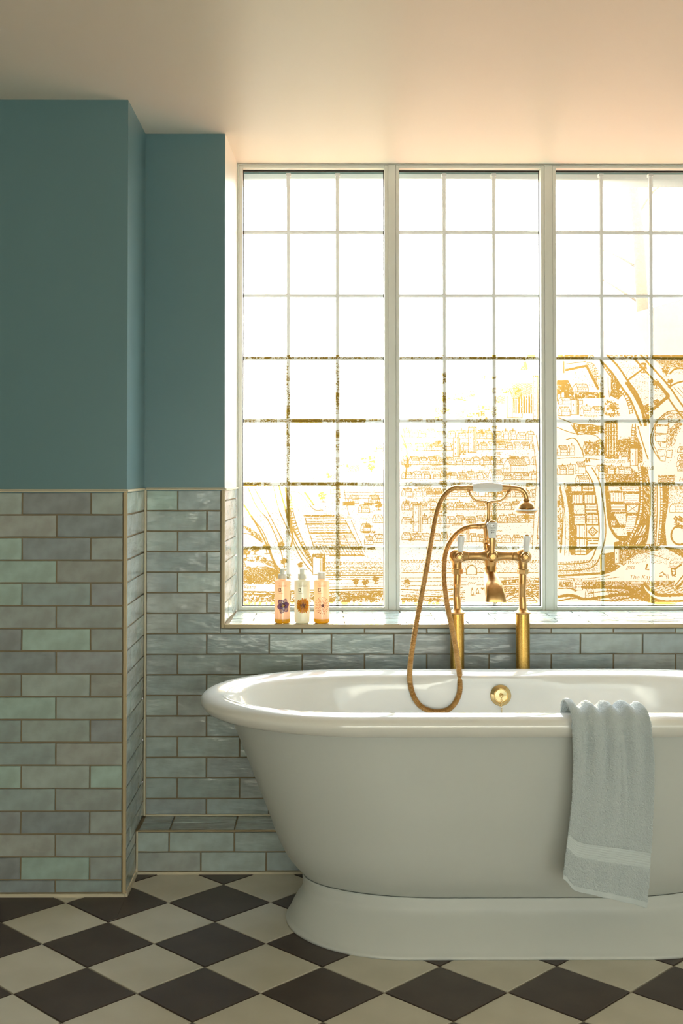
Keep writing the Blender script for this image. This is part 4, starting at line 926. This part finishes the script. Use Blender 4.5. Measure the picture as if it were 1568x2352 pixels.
# main body: cross bar, two valve chests, centre boss
dyb = -0.012
cl, cc, crt = tp(1049, 1277, dyb), tp(1126, 1277, dyb), tp(1200, 1276, dyb)
b = MB(); prof = lambda P: None
ptsx = [1049, 1060, 1070, 1080, 1095, 1104, 1112, 1120, 1126, 1134, 1142, 1152, 1165, 1178, 1186, 1193, 1200]
rr_ = [17, 15, 12, 10.6, 9.9, 10.8, 13, 16, 17.5, 16, 13, 10.8, 9.9, 10.4, 12, 15, 17]
b.tube([tp(x, 1277, dyb) for x in ptsx], [r*S_ for r in rr_], 28)
for xx in (1073.5, 1176): b.lathe([(11.2*S_, -1.2*S_), (12*S_, 0), (11.2*S_, 1.2*S_)], tp(xx, 1277, dyb), X_, 28)
for c in (cl, crt):
    b.lathe([(5*S_, 16.5*S_), (11*S_, 13.5*S_), (16.5*S_, 8*S_), (18.2*S_, 0), (16.8*S_, -7*S_), (12.4*S_, -13*S_), (11.2*S_, -17*S_), (11.2*S_, -26*S_), (12*S_, -28*S_), (11*S_, -30*S_)][::-1], c, Z_, 32)
b.lathe([(12*S_, -36*S_), (12.2*S_, -26*S_), (14*S_, -16*S_), (17*S_, -7*S_), (18*S_, 0), (16.5*S_, 8*S_), (11*S_, 14*S_), (8*S_, 20*S_), (6*S_, 26*S_)], cc, Z_, 32)
b.obj('mixer_body', BR, tap, True, angle=50)
# bonnets and levers towards the bather
for i, (bx, by) in enumerate(((1056, 1279), (1207, 1279))):
    c0 = tp(bx - 4, by - 1, dyb)
    b = MB(); b.lathe([(16*S_, 0), (16.5*S_, 6*S_), (15*S_, 9*S_), (12*S_, 12*S_), (11.4*S_, 17*S_), (10.4*S_, 20*S_), (7.5*S_, 22*S_), (7.2*S_, 29*S_), (6.4*S_, 30.5*S_), (4.2*S_, 31*S_), (4.0*S_, 29.6*S_), (0.001*S_, 29.6*S_)], c0, -Y_, 32)
    bn = b.obj('valve_bonnet', BR, tap, True, angle=35)
    b = MB(); lb = tp(bx, by - 6, dyb - 25*S_); lt = tp(bx + 3.2, by - 52, dyb - 27*S_)
    ax_ = (lt - lb).normalized(); Ln = (lt - lb).length
    b.lathe([(4.2*S_, -2*S_), (4.2*S_, 1*S_), (6.2*S_, 3*S_), (4.4*S_, 5*S_), (4.4*S_, 7*S_)], lb, ax_, 24)
    lv = b.obj('lever', BR, tap, True, angle=50)
    b = MB(); b.lathe([(5.2*S_, Ln - 4*S_), (6.0*S_, Ln - 2.4*S_), (5.2*S_, Ln - 1*S_), (2.8*S_, Ln), (0.3*S_, Ln + 0.3*S_)], lb, ax_, 24)
    o = b.obj('end_cap', BR, None, True, angle=50); o.parent = lv
    b = MB(); b.lathe([(4.4*S_, 6*S_), (5.6*S_, 6.4*S_), (6.0*S_, 8*S_), (7.4*S_, 22*S_), (8.2*S_, 38*S_), (8.0*S_, 40.5*S_), (6.6*S_, Ln - 3.4*S_), (4.4*S_, Ln - 2.9*S_)], lb, ax_, 28)
    o = b.obj('porcelain_grip', M['porcelain'], None, True, angle=60); o.parent = lv; o['label'] = 'white porcelain lever grip'
# diverter in the middle
c0 = tp(1128, 1277, dyb)
b = MB(); b.lathe([(17*S_, 0), (17.4*S_, 7*S_), (15.6*S_, 10*S_), (13.5*S_, 12*S_), (13.0*S_, 16*S_), (11*S_, 19*S_), (8.5*S_, 20*S_), (8.0*S_, 27*S_), (6.0*S_, 28*S_), (5.8*S_, 27*S_), (4.9*S_, 27*S_), (4.8*S_, 28.5*S_), (0.001*S_, 28.8*S_)], c0, -Y_, 32)
b.obj('valve_bonnet', BR, tap, True, angle=35)
b = MB(); lb = tp(1130, 1277, dyb - 23*S_); lt = tp(1130, 1196, dyb - 25*S_); ax_ = (lt - lb).normalized(); Ln = (lt - lb).length
def oval(b, prof, base, axis, sq, m=0):           # lathe squashed towards the camera
    s0 = len(b.v); b.lathe(prof, base, axis, 28, m)
    for i in range(s0, len(b.v)):
        v = Vector(b.v[i]); b.v[i] = (v.x, base.y + (v.y - base.y) * sq, v.z)
oval(b, [(5.0*S_, 4*S_), (5.2*S_, 12*S_), (6.0*S_, 20*S_), (7.4*S_, 30*S_), (8.0*S_, 38*S_), (8.0*S_, 41*S_)], lb, ax_, 0.6)
lv = b.obj('diverter_lever', BR, tap, True, angle=50)
b = MB(); oval(b, [(5.6*S_, 74*S_), (7.5*S_, 77*S_), (6.6*S_, 79.5*S_), (3.5*S_, 81*S_), (0.3*S_, 81.4*S_)], lb, ax_, 0.8)
o = b.obj('end_cap', BR, None, True, angle=50); o.parent = lv
b = MB(); oval(b, [(7.6*S_, 40.6*S_), (8.2*S_, 41*S_), (9.2*S_, 50*S_), (11.6*S_, 63*S_), (12.8*S_, 71*S_), (12.6*S_, 74*S_), (10.6*S_, 76.4*S_), (6.0*S_, 77*S_)], lb, ax_, 0.55)
gr = b.obj('porcelain_grip', M['porcelain'], None, True, angle=60); gr.parent = lv; gr['label'] = 'white porcelain diverter grip printed SHOWER and BATH'
gp_ = Vector((lb.x, lb.y, lb.z))
def on_grip(x, z):                               # front of the porcelain diverter grip
    h = (z - lb.z) / S_; r = np.interp(h, [41, 50, 63, 71, 74], [8.2, 9.2, 11.6, 12.8, 12.6]) * S_; d_ = max(0.0, 1 - (x / r) ** 2)
    yl = np.interp(h, [0, Ln / S_], [lb.y, lt.y]); return (lb.x + x, yl - 0.55 * r * math.sqrt(d_) - 0.0004, z)
for k, (s_, sz) in enumerate((('\u2014\u2014\u25b6', 3), ('SHOWER', 3.6), ('BATH', 3.6), ('\u25c0\u2014\u2014', 3))):
    if k in (0, 3):
        zz = lb.z + (69.0 if k == 0 else 53.0) * S_; d_ = 1 if k == 0 else -1
        bb = MB(); bb.add([on_grip(x * S_ * d_, zz + y * S_) for x, y in ((-4, -.35), (0.6, -.35), (0.6, .35), (-4, .35))], [(0, 1, 2, 3)]); bb.add([on_grip(x * S_ * d_, zz + y * S_) for x, y in ((1.4, -1.3), (4, 0), (1.4, 1.3))], [(0, 1, 2)])
        o = bb.obj('printed_arrow', M['black_print'], tap)
    else:
        V, T = text_tris(s_, sz * S_, 0); wd = max(v[0] for v in V)
        o = mesh_obj('printed_word', [on_grip(x - wd/2, lb.z + (62.5 if k == 1 else 56.8) * S_ + y) for x, y in V], T, M['black_print']); keep(o, tap)
# spout
b = MB()
Pc = [tp(1126, 1300, dyb), tp(1126, 1306, dyb), tp(1126, 1309, dyb), tp(1126, 1320, dyb - 0.004), tp(1128, 1332, dyb - 0.022), tp(1132, 1345, dyb - 0.062), tp(1135, 1357, dyb - 0.095), tp(1137.5, 1371, dyb - 0.108), tp(1138, 1379, dyb - 0.110), tp(1138, 1382, dyb - 0.110)]
Rx = [13.0, 14.0, 13.2, 15.5, 18.2, 20.0, 21.2, 21.6, 22.4, 22.8]; Ry = [12.8, 13.8, 12.8, 13.4, 14.5, 14.5, 13.5, 12.5, 11.5, 11.5]
n_e = [2, 2, 2, 2, 2.1, 2.4, 3, 3.6, 4, 4]
seg = 36; vs = []; fs = []
for i in range(len(Pc)):
    T = (Pc[min(i+1, len(Pc)-1)] - Pc[max(i-1, 0)]).normalized(); w_ = X_.cross(T).normalized()
    for k in range(seg):
        a = 2*math.pi*k/seg; c, s = math.cos(a), math.sin(a); e = 2/n_e[i]
        vs.append(Pc[i] + X_ * (abs(c)**e * (1 if c > 0 else -1) * Rx[i] * S_) + w_ * (abs(s)**e * (1 if s > 0 else -1) * Ry[i] * S_))
for i in range(len(Pc) - 1):
    for k in range(seg): fs.append((i*seg + k, (i+1)*seg + k, (i+1)*seg + (k+1) % seg, i*seg + (k+1) % seg))
fs.append(tuple(range(seg)));
# inner wall of the outlet
base = (len(Pc) - 1) * seg; c_ = Pc[-1]
vs += [c_ + (Vector(vs[base + k]) - c_) * 0.88 for k in range(seg)] + [c_ + (Vector(vs[base + k]) - c_) * 0.84 + Z_ * 0.012 for k in range(seg)]
for l in (0, 1):
    for k in range(seg): q0 = base + l*seg if l == 0 else len(Pc)*seg; q1 = len(Pc)*seg + l*seg; fs.append((q0 + k, q1 + k, q1 + (k+1) % seg, q0 + (k+1) % seg))
fs.append(tuple(len(Pc)*seg + seg + k for k in range(seg))[::-1])
b.add(vs, fs); b.obj('spout', BR, tap, True, angle=40)
# riser with hose tee, and the cradle
b = MB()
P = spline([tp(1116, 1262, dyb + 0.006), tp(1115.5, 1252, dyb + 0.006), tp(1116, 1240, dyb + 0.006), tp(1119, 1224, dyb + 0.006), tp(1119.5, 1210, dyb + 0.006), tp(1120, 1200, dyb + 0.006), tp(1121, 1190, dyb + 0.006), tp(1121.5, 1170, dyb + 0.006), tp(1121.5, 1155, dyb + 0.006)], 5)
N0 = len(P)
def rad_at(t_): return np.interp(t_, [0, .08, .16, .26, .40, .5, .60, .70, .85, 1], [8, 6, 6, 6.5, 9.5, 11, 8.5, 5, 3.8, 5.2]) * S_
b.tube(P, [rad_at(i/(N0-1)) for i in range(N0)], 22)
b.tube([tp(1120, 1208, dyb + 0.006), tp(1108, 1208, dyb + 0.006), tp(1104, 1208, dyb + 0.006)], [9*S_, 7.2*S_, 7*S_], 20)
b.lathe([(5.4*S_, -6*S_), (6.4*S_, -4*S_), (6.4*S_, 4*S_), (5.4*S_, 6*S_)], tp(1115.5, 1244, dyb - 0.002), (-0.9, -0.5, 0), 8)
b.obj('riser', BR, tap, True, angle=45)
b = MB(); b.lathe([(6.6*S_, -5*S_), (7.6*S_, -3.8*S_), (7.6*S_, 3.8*S_), (6.6*S_, 5*S_)], tp(1099, 1208.5, dyb + 0.006), X_, 8); bevel(b.obj('hose_nut', BR, tap), 0.0006, 1)
b = MB(); yc = dyb + 0.006
for sgn, pts in ((1, [(1121.5, 1158), (1117, 1153.5), (1108, 1152), (1095, 1150), (1085, 1143), (1078, 1132), (1075, 1121), (1073.5, 1113)]), (-1, [(1121.5, 1158), (1126, 1153.5), (1135, 1152), (1148, 1150), (1158, 1143), (1165, 1132), (1169, 1121), (1171, 1113)])):
    P = spline([tp(x, y, yc + (0.003 if i > 5 else 0)) for i, (x, y) in enumerate(pts)], 6)
    b.tube(P, [(5.0 if i < 5 else 3.4 if i < 10 else 2.7) * S_ for i in range(len(P))], 12)
for x in (1073.5, 1171):                        # forked ends that hold the handset from behind
    c = tp(x, 1121, yc)
    P = [c + Vector((0, 0.0105 * math.cos(a), 0.0105 * math.sin(a))) for a in [math.radians(d) for d in range(-165, 20, 15)]]
    b.tube(P, 2.3*S_, 10)
b.obj('cradle', BR, tap, True, angle=60)
# hose
HP = [(1050, 1120.5, 0), (1040, 1122, 0), (1025, 1132, -0.005), (1010, 1154, -0.01), (1000, 1186, -0.015), (992, 1230, -0.02), (982, 1290, -0.04), (971, 1350, -0.07), (958, 1420, -0.10), (948, 1480, -0.12), (941.5, 1530, -0.142), (941.5, 1568, -0.168), (950, 1600, -0.175), (966, 1622, -0.178), (988, 1633, -0.180), (1010, 1635, -0.180), (1030, 1629, -0.178), (1045, 1614, -0.175), (1055, 1590, -0.172), (1055.5, 1560, -0.165), (1052, 1525, -0.142), (1044, 1478, -0.11), (1035, 1430, -0.08), (1026, 1385, -0.05), (1020, 1340, -0.03), (1019, 1300, -0.02), (1024, 1265, -0.012), (1038, 1237, -0.008), (1056, 1219, -0.006), (1075, 1210.5, -0.006), (1095, 1208.5, -0.006)]
P = spline([tp(x, y, d) for x, y, d in HP], 40)
ln = [0]
for i in range(1, len(P)): ln.append(ln[-1] + (P[i] - P[i-1]).length)
nr = int(ln[-1] / 0.0009); pts = []; rad = []; Pa = np.array([list(p_) for p_ in P]); la = np.array(ln)
for i in range(nr + 1):
    s = ln[-1] * i / nr; pts.append(Vector([float(np.interp(s, la, Pa[:, k])) for k in range(3)]))
    e = min(s, ln[-1] - s); r = 0.0078 if e > 0.02 else 0.0082
    rad.append(r if e < 0.02 else r + (0.0007, 0.0, -0.0009, 0.0)[i % 4])
b = MB(); b.tube(pts, rad, 14); b.obj('flexible_hose', M['brass'], tap, True, angle=80)['label'] = 'ribbed brass shower hose looping down into the bathtub'

# handset resting in the cradle
hs = empty('shower_handset', (tp(1120, 1119).x, TYD - 0.006, tp(1120, 1119).z), 'brass telephone-style shower handset with white porcelain grip, lying in the tap cradle', 'shower handset')
A0 = tp(1046, 1121, -0.006)
b = MB(); b.lathe([(6.2*S_, 0), (6.8*S_, 4*S_), (6.8*S_, 9*S_), (6.2*S_, 10*S_), (6.2*S_, 24*S_), (6.8*S_, 26*S_), (6.8*S_, 38*S_), (7.6*S_, 39.5*S_)], A0, X_, 28); b.obj('end_collar', BR, hs, True, angle=40)
b = MB(); gx = [(7.4, 38.5), (8.8, 39), (9.4, 42), (10.8, 54), (11.6, 72), (10.8, 90), (9.2, 103), (8.6, 106), (7.2, 106.5)]
b.lathe([(r*S_, h*S_) for r, h in gx], tp(1046, 1119.5, -0.006), X_, 10); bevel(b.obj('grip', M['porcelain'], hs, False), 0.0006, 2)['label'] = 'faceted white porcelain grip'
b = MB(); P = spline([tp(x, y, -0.006) for x, y in [(1150, 1120), (1160, 1120.5), (1172, 1121), (1184, 1121.5), (1194, 1124), (1202, 1130), (1207, 1139), (1208.5, 1149)]], 6)
b.tube(P, [np.interp(i/(len(P)-1), [0, .15, .3, 1], [8, 7.2, 6.4, 6.2]) * S_ for i in range(len(P))], 24); b.obj('neck', BR, hs, True, angle=60)
b = MB(); b.lathe([(r*S_, h*S_) for r, h in ((6.2, 3), (8.4, 0), (8.5, -1.5), (7.3, -2.6), (9.6, -4), (13.4, -6.5), (16.6, -10), (19, -14), (19.9, -18), (18.8, -19.6), (20.5, -21), (25.2, -22.6), (25.6, -25), (24.8, -27), (21.5, -29.2), (21, -31), (0.01, -31.5))], tp(1208, 1148, -0.006), Z_, 40)
b.obj('shower_head', BR, hs, True, angle=35)
b = MB(); b.lathe([(24.0*S_, -21.4*S_), (25.9*S_, -22.2*S_), (26.2*S_, -24*S_), (25.0*S_, -25.2*S_)], tp(1208, 1148, -0.006), Z_, 40); b.obj('rim_band', M['porcelain'], hs, True, angle=35)['label'] = 'white band around the shower head'

# ------------------------------------------------------------------ towel
def smooth(a, b_, t_): t_ = max(0, min(1, (t_ - a) / (b_ - a))); return t_ * t_ * (3 - 2*t_)
NUt, NV1, NV2 = 90, 34, 290
yt = CY - 0.3605 - 0.006                           # hangs just in front of the rim
path = []                                          # (y, z) over the rim, then the hanging length as t
for k in range(NV1 + 1):
    t_ = k / NV1
    pts_ = [(CY - 0.243, 0.545), (CY - 0.252, 0.580), (CY - 0.266, 0.606), (CY - 0.290, 0.6145), (CY - 0.320, 0.617), (CY - 0.345, 0.612), (CY - 0.362, 0.600), (CY - 0.369, 0.582)]
    u_ = t_ * (len(pts_) - 1); i0 = min(int(u_), len(pts_) - 2); f_ = u_ - i0
    path.append((pts_[i0][0] * (1-f_) + pts_[i0+1][0] * f_, pts_[i0][1] * (1-f_) + pts_[i0+1][1] * f_))
zs_ = np.array([0.62, 0.582, 0.52, 0.42, 0.33, 0.28, 0.235])        # left edge and right edge as x over z
lx = np.array([0.588, 0.603, 0.606, 0.600, 0.589, 0.581, 0.576])
zr_ = np.array([0.62, 0.582, 0.52, 0.42, 0.33, 0.25, 0.16])
rx_ = np.array([0.778, 0.791, 0.797, 0.798, 0.793, 0.787, 0.777])
V = []; Fc = []; hem = []
def crest(u_): return 0.5 + 0.5 * math.cos(2 * math.pi * (u_ * 4.15 - 0.22))
for j in range(NV1 + NV2 + 1):
    for i in range(NUt + 1):
        u_ = i / NUt
        if j <= NV1:
            y, z = path[j]; tt = 0.0; xl, xr = (0.600 + 0.003 * smooth(.3, 1, j / NV1)), (0.775 + 0.016 * smooth(.3, 1, j / NV1))
            x = xl + (xr - xl) * u_; lift = 0.016 * crest(u_) ** 1.3 * smooth(0.02, 0.5, j / NV1) * (1 - 0.55 * smooth(.75, 1, j / NV1))
            ed = 0.010 * (1 - smooth(0, .10, u_)) * smooth(.1, .5, j/NV1)
            z += lift + ed; y -= 0.007 * crest(u_) * smooth(.7, 1, j / NV1) + 0.0005
        else:
            tt = (j - NV1) / NV2
            zb_ = 0.214 - 0.052 * u_ - 0.004 * math.sin(u_ * 3.1) + 0.020 * (1 - smooth(0, .14, u_)) ; z = 0.582 + 0.0072 * crest(u_) ** 1.3 * (1 - smooth(0, .2, tt)) * .99 + (zb_ - 0.582) * tt
            xl, xr = np.interp(-z, -zs_, lx), np.interp(-z, -zr_, rx_); x = xl + (xr - xl) * u_
            am = 0.013 * (1 - smooth(0, .75, tt)) * (0.6 + 0.4 * smooth(0, .08, tt)) + 0.004 * smooth(0.3, 1, tt)
            y = CY - 0.3695 - am * (crest(u_ + 0.05 * tt) - 0.15) - 0.009 * math.sin(4.6 * u_ + 0.4 + 1.2 * tt) * smooth(.1, .6, tt) - 0.006 * tt - 0.007 * math.exp(-((u_ - 0.60 - 0.10*tt) / .03) ** 2) * smooth(0, .1, tt) * (1 - smooth(.3, .6, tt))
            y = min(y, CY - 0.3665)
            if 0.695 < tt < 0.79:
                y += 0.0016 + 0.0010 * math.sin((tt - 0.695) / 0.095 * 2 * math.pi * 7)
        V.append((x, y, z)); 
rt = random.Random(3)
V = [(x, y - abs(rt.gauss(0, 0.0007)) * (0 if 0.695 < ((k // (NUt+1)) - NV1) / NV2 < 0.79 or ((k // (NUt+1)) - NV1) / NV2 > .965 else 1), z + rt.gauss(0, 0.0004)) for k, (x, y, z) in enumerate(V)]
fm = []
for j in range(NV1 + NV2):
    tt = (j + .5 - NV1) / NV2
    for i in range(NUt):
        a = j * (NUt + 1) + i; Fc.append((a, a + 1, a + NUt + 2, a + NUt + 1)); fm.append(1 if (0.695 < tt < 0.79 or tt > 0.965) else 0)
tw = mesh_obj('towel', V, Fc, [M['towel'], M['hem']], None, True, fm)
m_ = tw.modifiers.new('thickness', 'SOLIDIFY'); m_.thickness = 0.0045; m_.offset = -1
m_ = tw.modifiers.new('subdivision', 'SUBSURF'); m_.levels = 1; m_.render_levels = 1
tx = bpy.data.textures.new('terry_loops', 'CLOUDS'); tx.noise_scale = 0.0036; tx.noise_depth = 1
m_ = tw.modifiers.new('terry', 'DISPLACE'); m_.texture = tx; m_.strength = 0.0036; m_.mid_level = 0.5; m_.texture_coords = 'LOCAL'
vg = tw.vertex_groups.new(name='pile'); ids = [k for k in range(len(V)) if not (0.692 < (k // (NUt+1) - NV1) / NV2 < 0.793 or (k // (NUt+1) - NV1) / NV2 > .962)]; vg.add(ids, 1.0, 'REPLACE'); m_.vertex_group = 'pile'
tag(tw, 'white terry towel with a ribbed band, draped over the front rim of the bathtub', 'towel')


# ------------------------------------------------------------------ bottles
BYY = 3.69
def flat_text(name, s_, size, mt, parent, place, shear=0.0, bold=0.0):
    """letters turned into a mesh and laid on a surface by place(x, y)"""
    V, T = text_tris(s_, size, shear)
    return (lambda o: (setattr(o, 'parent', parent), o)[1])(mesh_obj(name, [place(x, y) for x, y in V], T, mt))
def make_bottle(px0, px1, kind, label):
    sc_ = BYY / F; cx_ = (px0 + px1) / 2; R = (px1 - px0) / 2 * sc_; c = Vector((at(cx_, 1430, BYY).x, BYY, SZ + 0.0006))
    H = 97.5 * sc_; root = empty('soap_bottle', c, label, 'bottle', 'toiletry bottles on the window sill')
    o_ = Vector((0, 0, 0)); amber = kind != 'milk'
    zl = 0.013
    b = MB(); 
    if amber:
        b.lathe([(R*.86, 0.0), (R*.95, 0.0012), (R*.995, 0.005), (R, 0.008), (R, zl)], o_, Z_, 48, 1)
        b.lathe([(R, zl), (R, H - 0.004), (R*.985, H - 0.0018), (R*.93, H - 0.0003), (R*.52, H + 0.001), (R*.46, H + 0.002), (R*.46, H + 0.008)], o_, Z_, 48, 0)
        b.f = [f for f in b.f if len(f) < 10 or True]
    else:
        b.lathe([(R*.80, 0.0), (R*.92, 0.0015), (R*.985, 0.007), (R, 0.012), (R, H - 0.004), (R*.985, H - 0.0018), (R*.93, H - 0.0003), (R*.52, H + 0.001), (R*.46, H + 0.002), (R*.46, H + 0.008)], o_, Z_, 48, 0)
    bd = b.obj('bottle_body', [M['milk'] if not amber else M['peach'], M['amber']], root, True, world=False, angle=45)
    zc = H + 0.0035
    if kind != 'wash':
        b = MB(); b.lathe([(R*.53, zc), (R*.545, zc + 0.001), (R*.545, zc + 0.0135), (R*.50, zc + 0.0155), (R*.30, zc + 0.0158)], o_, Z_, 40); b.obj('collar', M['cap'], root, True, world=False, angle=40)
        b = MB(); b.lathe([(R*.29, zc + 0.0158), (R*.29, zc + 0.028), (R*.31, zc + 0.0305), (R*.28, zc + 0.0322), (R*.1, zc + 0.0328)], o_, Z_, 32)
        P = spline([Vector((0, 0, zc + 0.0303)), Vector((0.006, -0.001, zc + 0.0306)), Vector((0.012, -0.002, zc + 0.0297)), Vector((0.0165, -0.003, zc + 0.0278))], 5)
        b.tube(P, [0.0032 - 0.0018 * i / (len(P)-1) for i in range(len(P))], 12); b.obj('pump_head', M['cap'], root, True, world=False, angle=40)
    else:
        b = MB(); b.lathe([(R*.51, zc), (R*.525, zc + 0.001), (R*.525, zc + 0.0195), (R*.51, zc + 0.0208), (R*.2, zc + 0.0212)], o_, Z_, 40); b.obj('screw_cap', M['cap'], root, True, world=False, angle=40)
    # everything printed on the curved front: place(u, v), u along the surface from the centre line, v = height
    def pl2(u, v, lift=0.00025):
        a = u / R; return (math.sin(a) * (R + lift), -math.cos(a) * (R + lift), v)
    lm = M['brown_print']; pxm = sc_
    x0 = -8.0 * pxm
    title = {'shampoo': 'Shampoo', 'milk': 'Conditioner', 'wash': 'Body Wash'}[kind]
    yb = H - 8.5 * pxm
    for k, (s_, sz) in enumerate(((title, 2.7), ('with essential oils of', 2.3), ('rosemary, lavender, mint', 2.3))):
        flat_text('label_text', s_, sz * pxm, lm, root, lambda x, y, k=k: pl2(x0 + x, yb - k * 2.7 * pxm + y))
    # mark: a bold angular 3-like letter B with a notch, and the name below
    b = MB(); gx0, gy0, u_ = x0, H - 25.0 * pxm, pxm * 0.62
    G = [[(0, 0), (0, 12), (2, 12), (2, 2), (4, 0)], [(0, 12), (8, 12), (9, 10.5), (6.5, 10.0), (2, 10.3)], [(9, 10.5), (9.2, 9), (6, 6.6), (4, 6.2), (6.5, 9.6), (7.2, 10.3)], [(4, 6.8), (7.5, 6.6), (9.5, 4.6), (7.6, 4.4), (5.5, 5.4)], [(9.5, 4.6), (9.6, 2.2), (8, .3), (7.2, 2), (7.8, 4.2)], [(8, .3), (6, -.2), (0, 0), (1.5, 1.7), (6, 1.6), (7.2, 2)]]
    for q in G: b.add([pl2(gx0 + x * u_, gy0 + y * u_, 0.0003) for x, y in q], [tuple(range(len(q)))])
    o = b.obj('printed_mark', M['black_print'], root, world=False)
    flat_text('label_text', 'Bramley', 2.9 * pxm, lm, root, lambda x, y: pl2(x0 + x, H - 29.5 * pxm + y))
    # flower print
    rf_ = random.Random(len(title)); b = MB(); fx, fz = (2.5 if kind != 'wash' else 2.2) * pxm, H - 57 * pxm
    def petal(ang, L_, W_, m, lift, r0=0.0, tip=.0, seg=8):
        ca, sa = math.cos(ang), math.sin(ang); pts = []
        for k in range(seg): t_ = k / (seg-1); pts.append((r0 + (L_-r0) * t_, W_ * math.sin(math.pi * min(1, t_ * .86 + .14)) ** .7))
        ol = [(p_[0], p_[1]) for p_ in pts] + [(p_[0], -p_[1]) for p_ in pts[::-1]]
        vs = [pl2(fx + x * ca - y * sa, fz + x * sa + y * ca, lift) for x, y in ol]; n_ = len(pts)
        b.add(vs, [(k, k+1, 2*n_-2-k, 2*n_-1-k) for k in range(n_-1)], m)
    if kind == 'shampoo':
        for k in range(6): petal(math.radians(15 + 60 * k + rf_.uniform(-9, 9)), rf_.uniform(15.5, 19.5) * pxm, rf_.uniform(6.4, 7.6) * pxm, k % 2, 0.0003 + 0.00003 * k)
        for k in range(7): petal(math.radians(51 * k), rf_.uniform(5, 7.5) * pxm, 1.5 * pxm, 2, 0.00052)
        for k in range(4): petal(math.radians(90 * k + 20), 4 * pxm, 0.9 * pxm, 3, 0.0006)
        ms = [M['fl_purple'], M['fl_purple2'], M['fl_brown'], M['fl_gold']]
    elif kind == 'milk':
        for k in range(22): petal(2 * math.pi * k / 22 + rf_.uniform(-.05, .05), rf_.uniform(16.5, 19) * pxm, 2.9 * pxm, k % 2, 0.0003 + 0.000006 * k, 2*pxm)
        for rr_, m_i in ((7.0, 2), (4.6, 3)):
            vs = [pl2(fx + rr_ * pxm * math.cos(a * math.pi / 14), fz + rr_ * pxm * math.sin(a * math.pi / 14), 0.0005 + 0.0001 * (m_i == 3)) for a in range(28)]; b.add(vs, [tuple(range(28))], m_i)
        ms = [M['fl_orange'], M['fl_gold'], M['fl_brown'], M['fl_brown2']]
    else:
        for ring_, cnt in ((3.2, 9), (5.6, 13), (8.4, 17), (11.2, 21), (14.0, 24), (16.8, 26), (19.2, 22)):
            for k in range(cnt):
                a = 2*math.pi*(k + .5*rf_.random() + ring_) / cnt; r_ = ring_ * pxm * rf_.uniform(.95, 1.04); w_, l_ = .8 * pxm, rf_.uniform(1.2, 1.9) * pxm
                c_, s_ = math.cos(a), math.sin(a); tt_ = a + math.pi/2 + .5
                q = [(r_*c_ + x * math.cos(tt_) - y * math.sin(tt_), r_*s_ + x * math.sin(tt_) + y * math.cos(tt_)) for x, y in ((-l_, 0), (0, -w_), (l_, 0), (0, w_))]
                b.add([pl2(fx + x, fz + y, .0003) for x, y in q], [(0, 1, 2, 3)], 0 if ring_ > 4 else 1)
        for k in range(9): petal(math.radians(40 * k), 3.4 * pxm, 1.1 * pxm, 1, 0.0004)
        ms = [M['fl_rust'], M['fl_brown']]
    b.obj('flower_print', ms, root, world=False)
    return root
def print_mat(name, c): return translucent(name, c, 0.3, None, 0.03)
M['fl_purple'] = print_mat('purple_petal_print', (0.22, 0.11, 0.25)); M['fl_purple2'] = print_mat('mauve_petal_print', (0.30, 0.17, 0.32)); M['fl_brown'] = print_mat('brown_centre_print', (0.20, 0.06, 0.04))
M['fl_brown2'] = print_mat('brown_disc_print', (0.28, 0.11, 0.06)); M['fl_gold'] = print_mat('gold_petal_print', (0.80, 0.40, 0.03)); M['fl_orange'] = print_mat('orange_petal_print', (0.80, 0.27, 0.02)); M['fl_rust'] = print_mat('rust_petal_print', (0.36, 0.13, 0.07))
make_bottle(630.5, 666, 'shampoo', 'peach pump bottle with a purple flower, leftmost on the window sill')
make_bottle(676, 711, 'milk', 'milky white pump bottle with an orange daisy, between the two peach bottles')
make_bottle(721, 756, 'wash', 'peach screw-cap bottle with a fine dotted flower, nearest the tap')
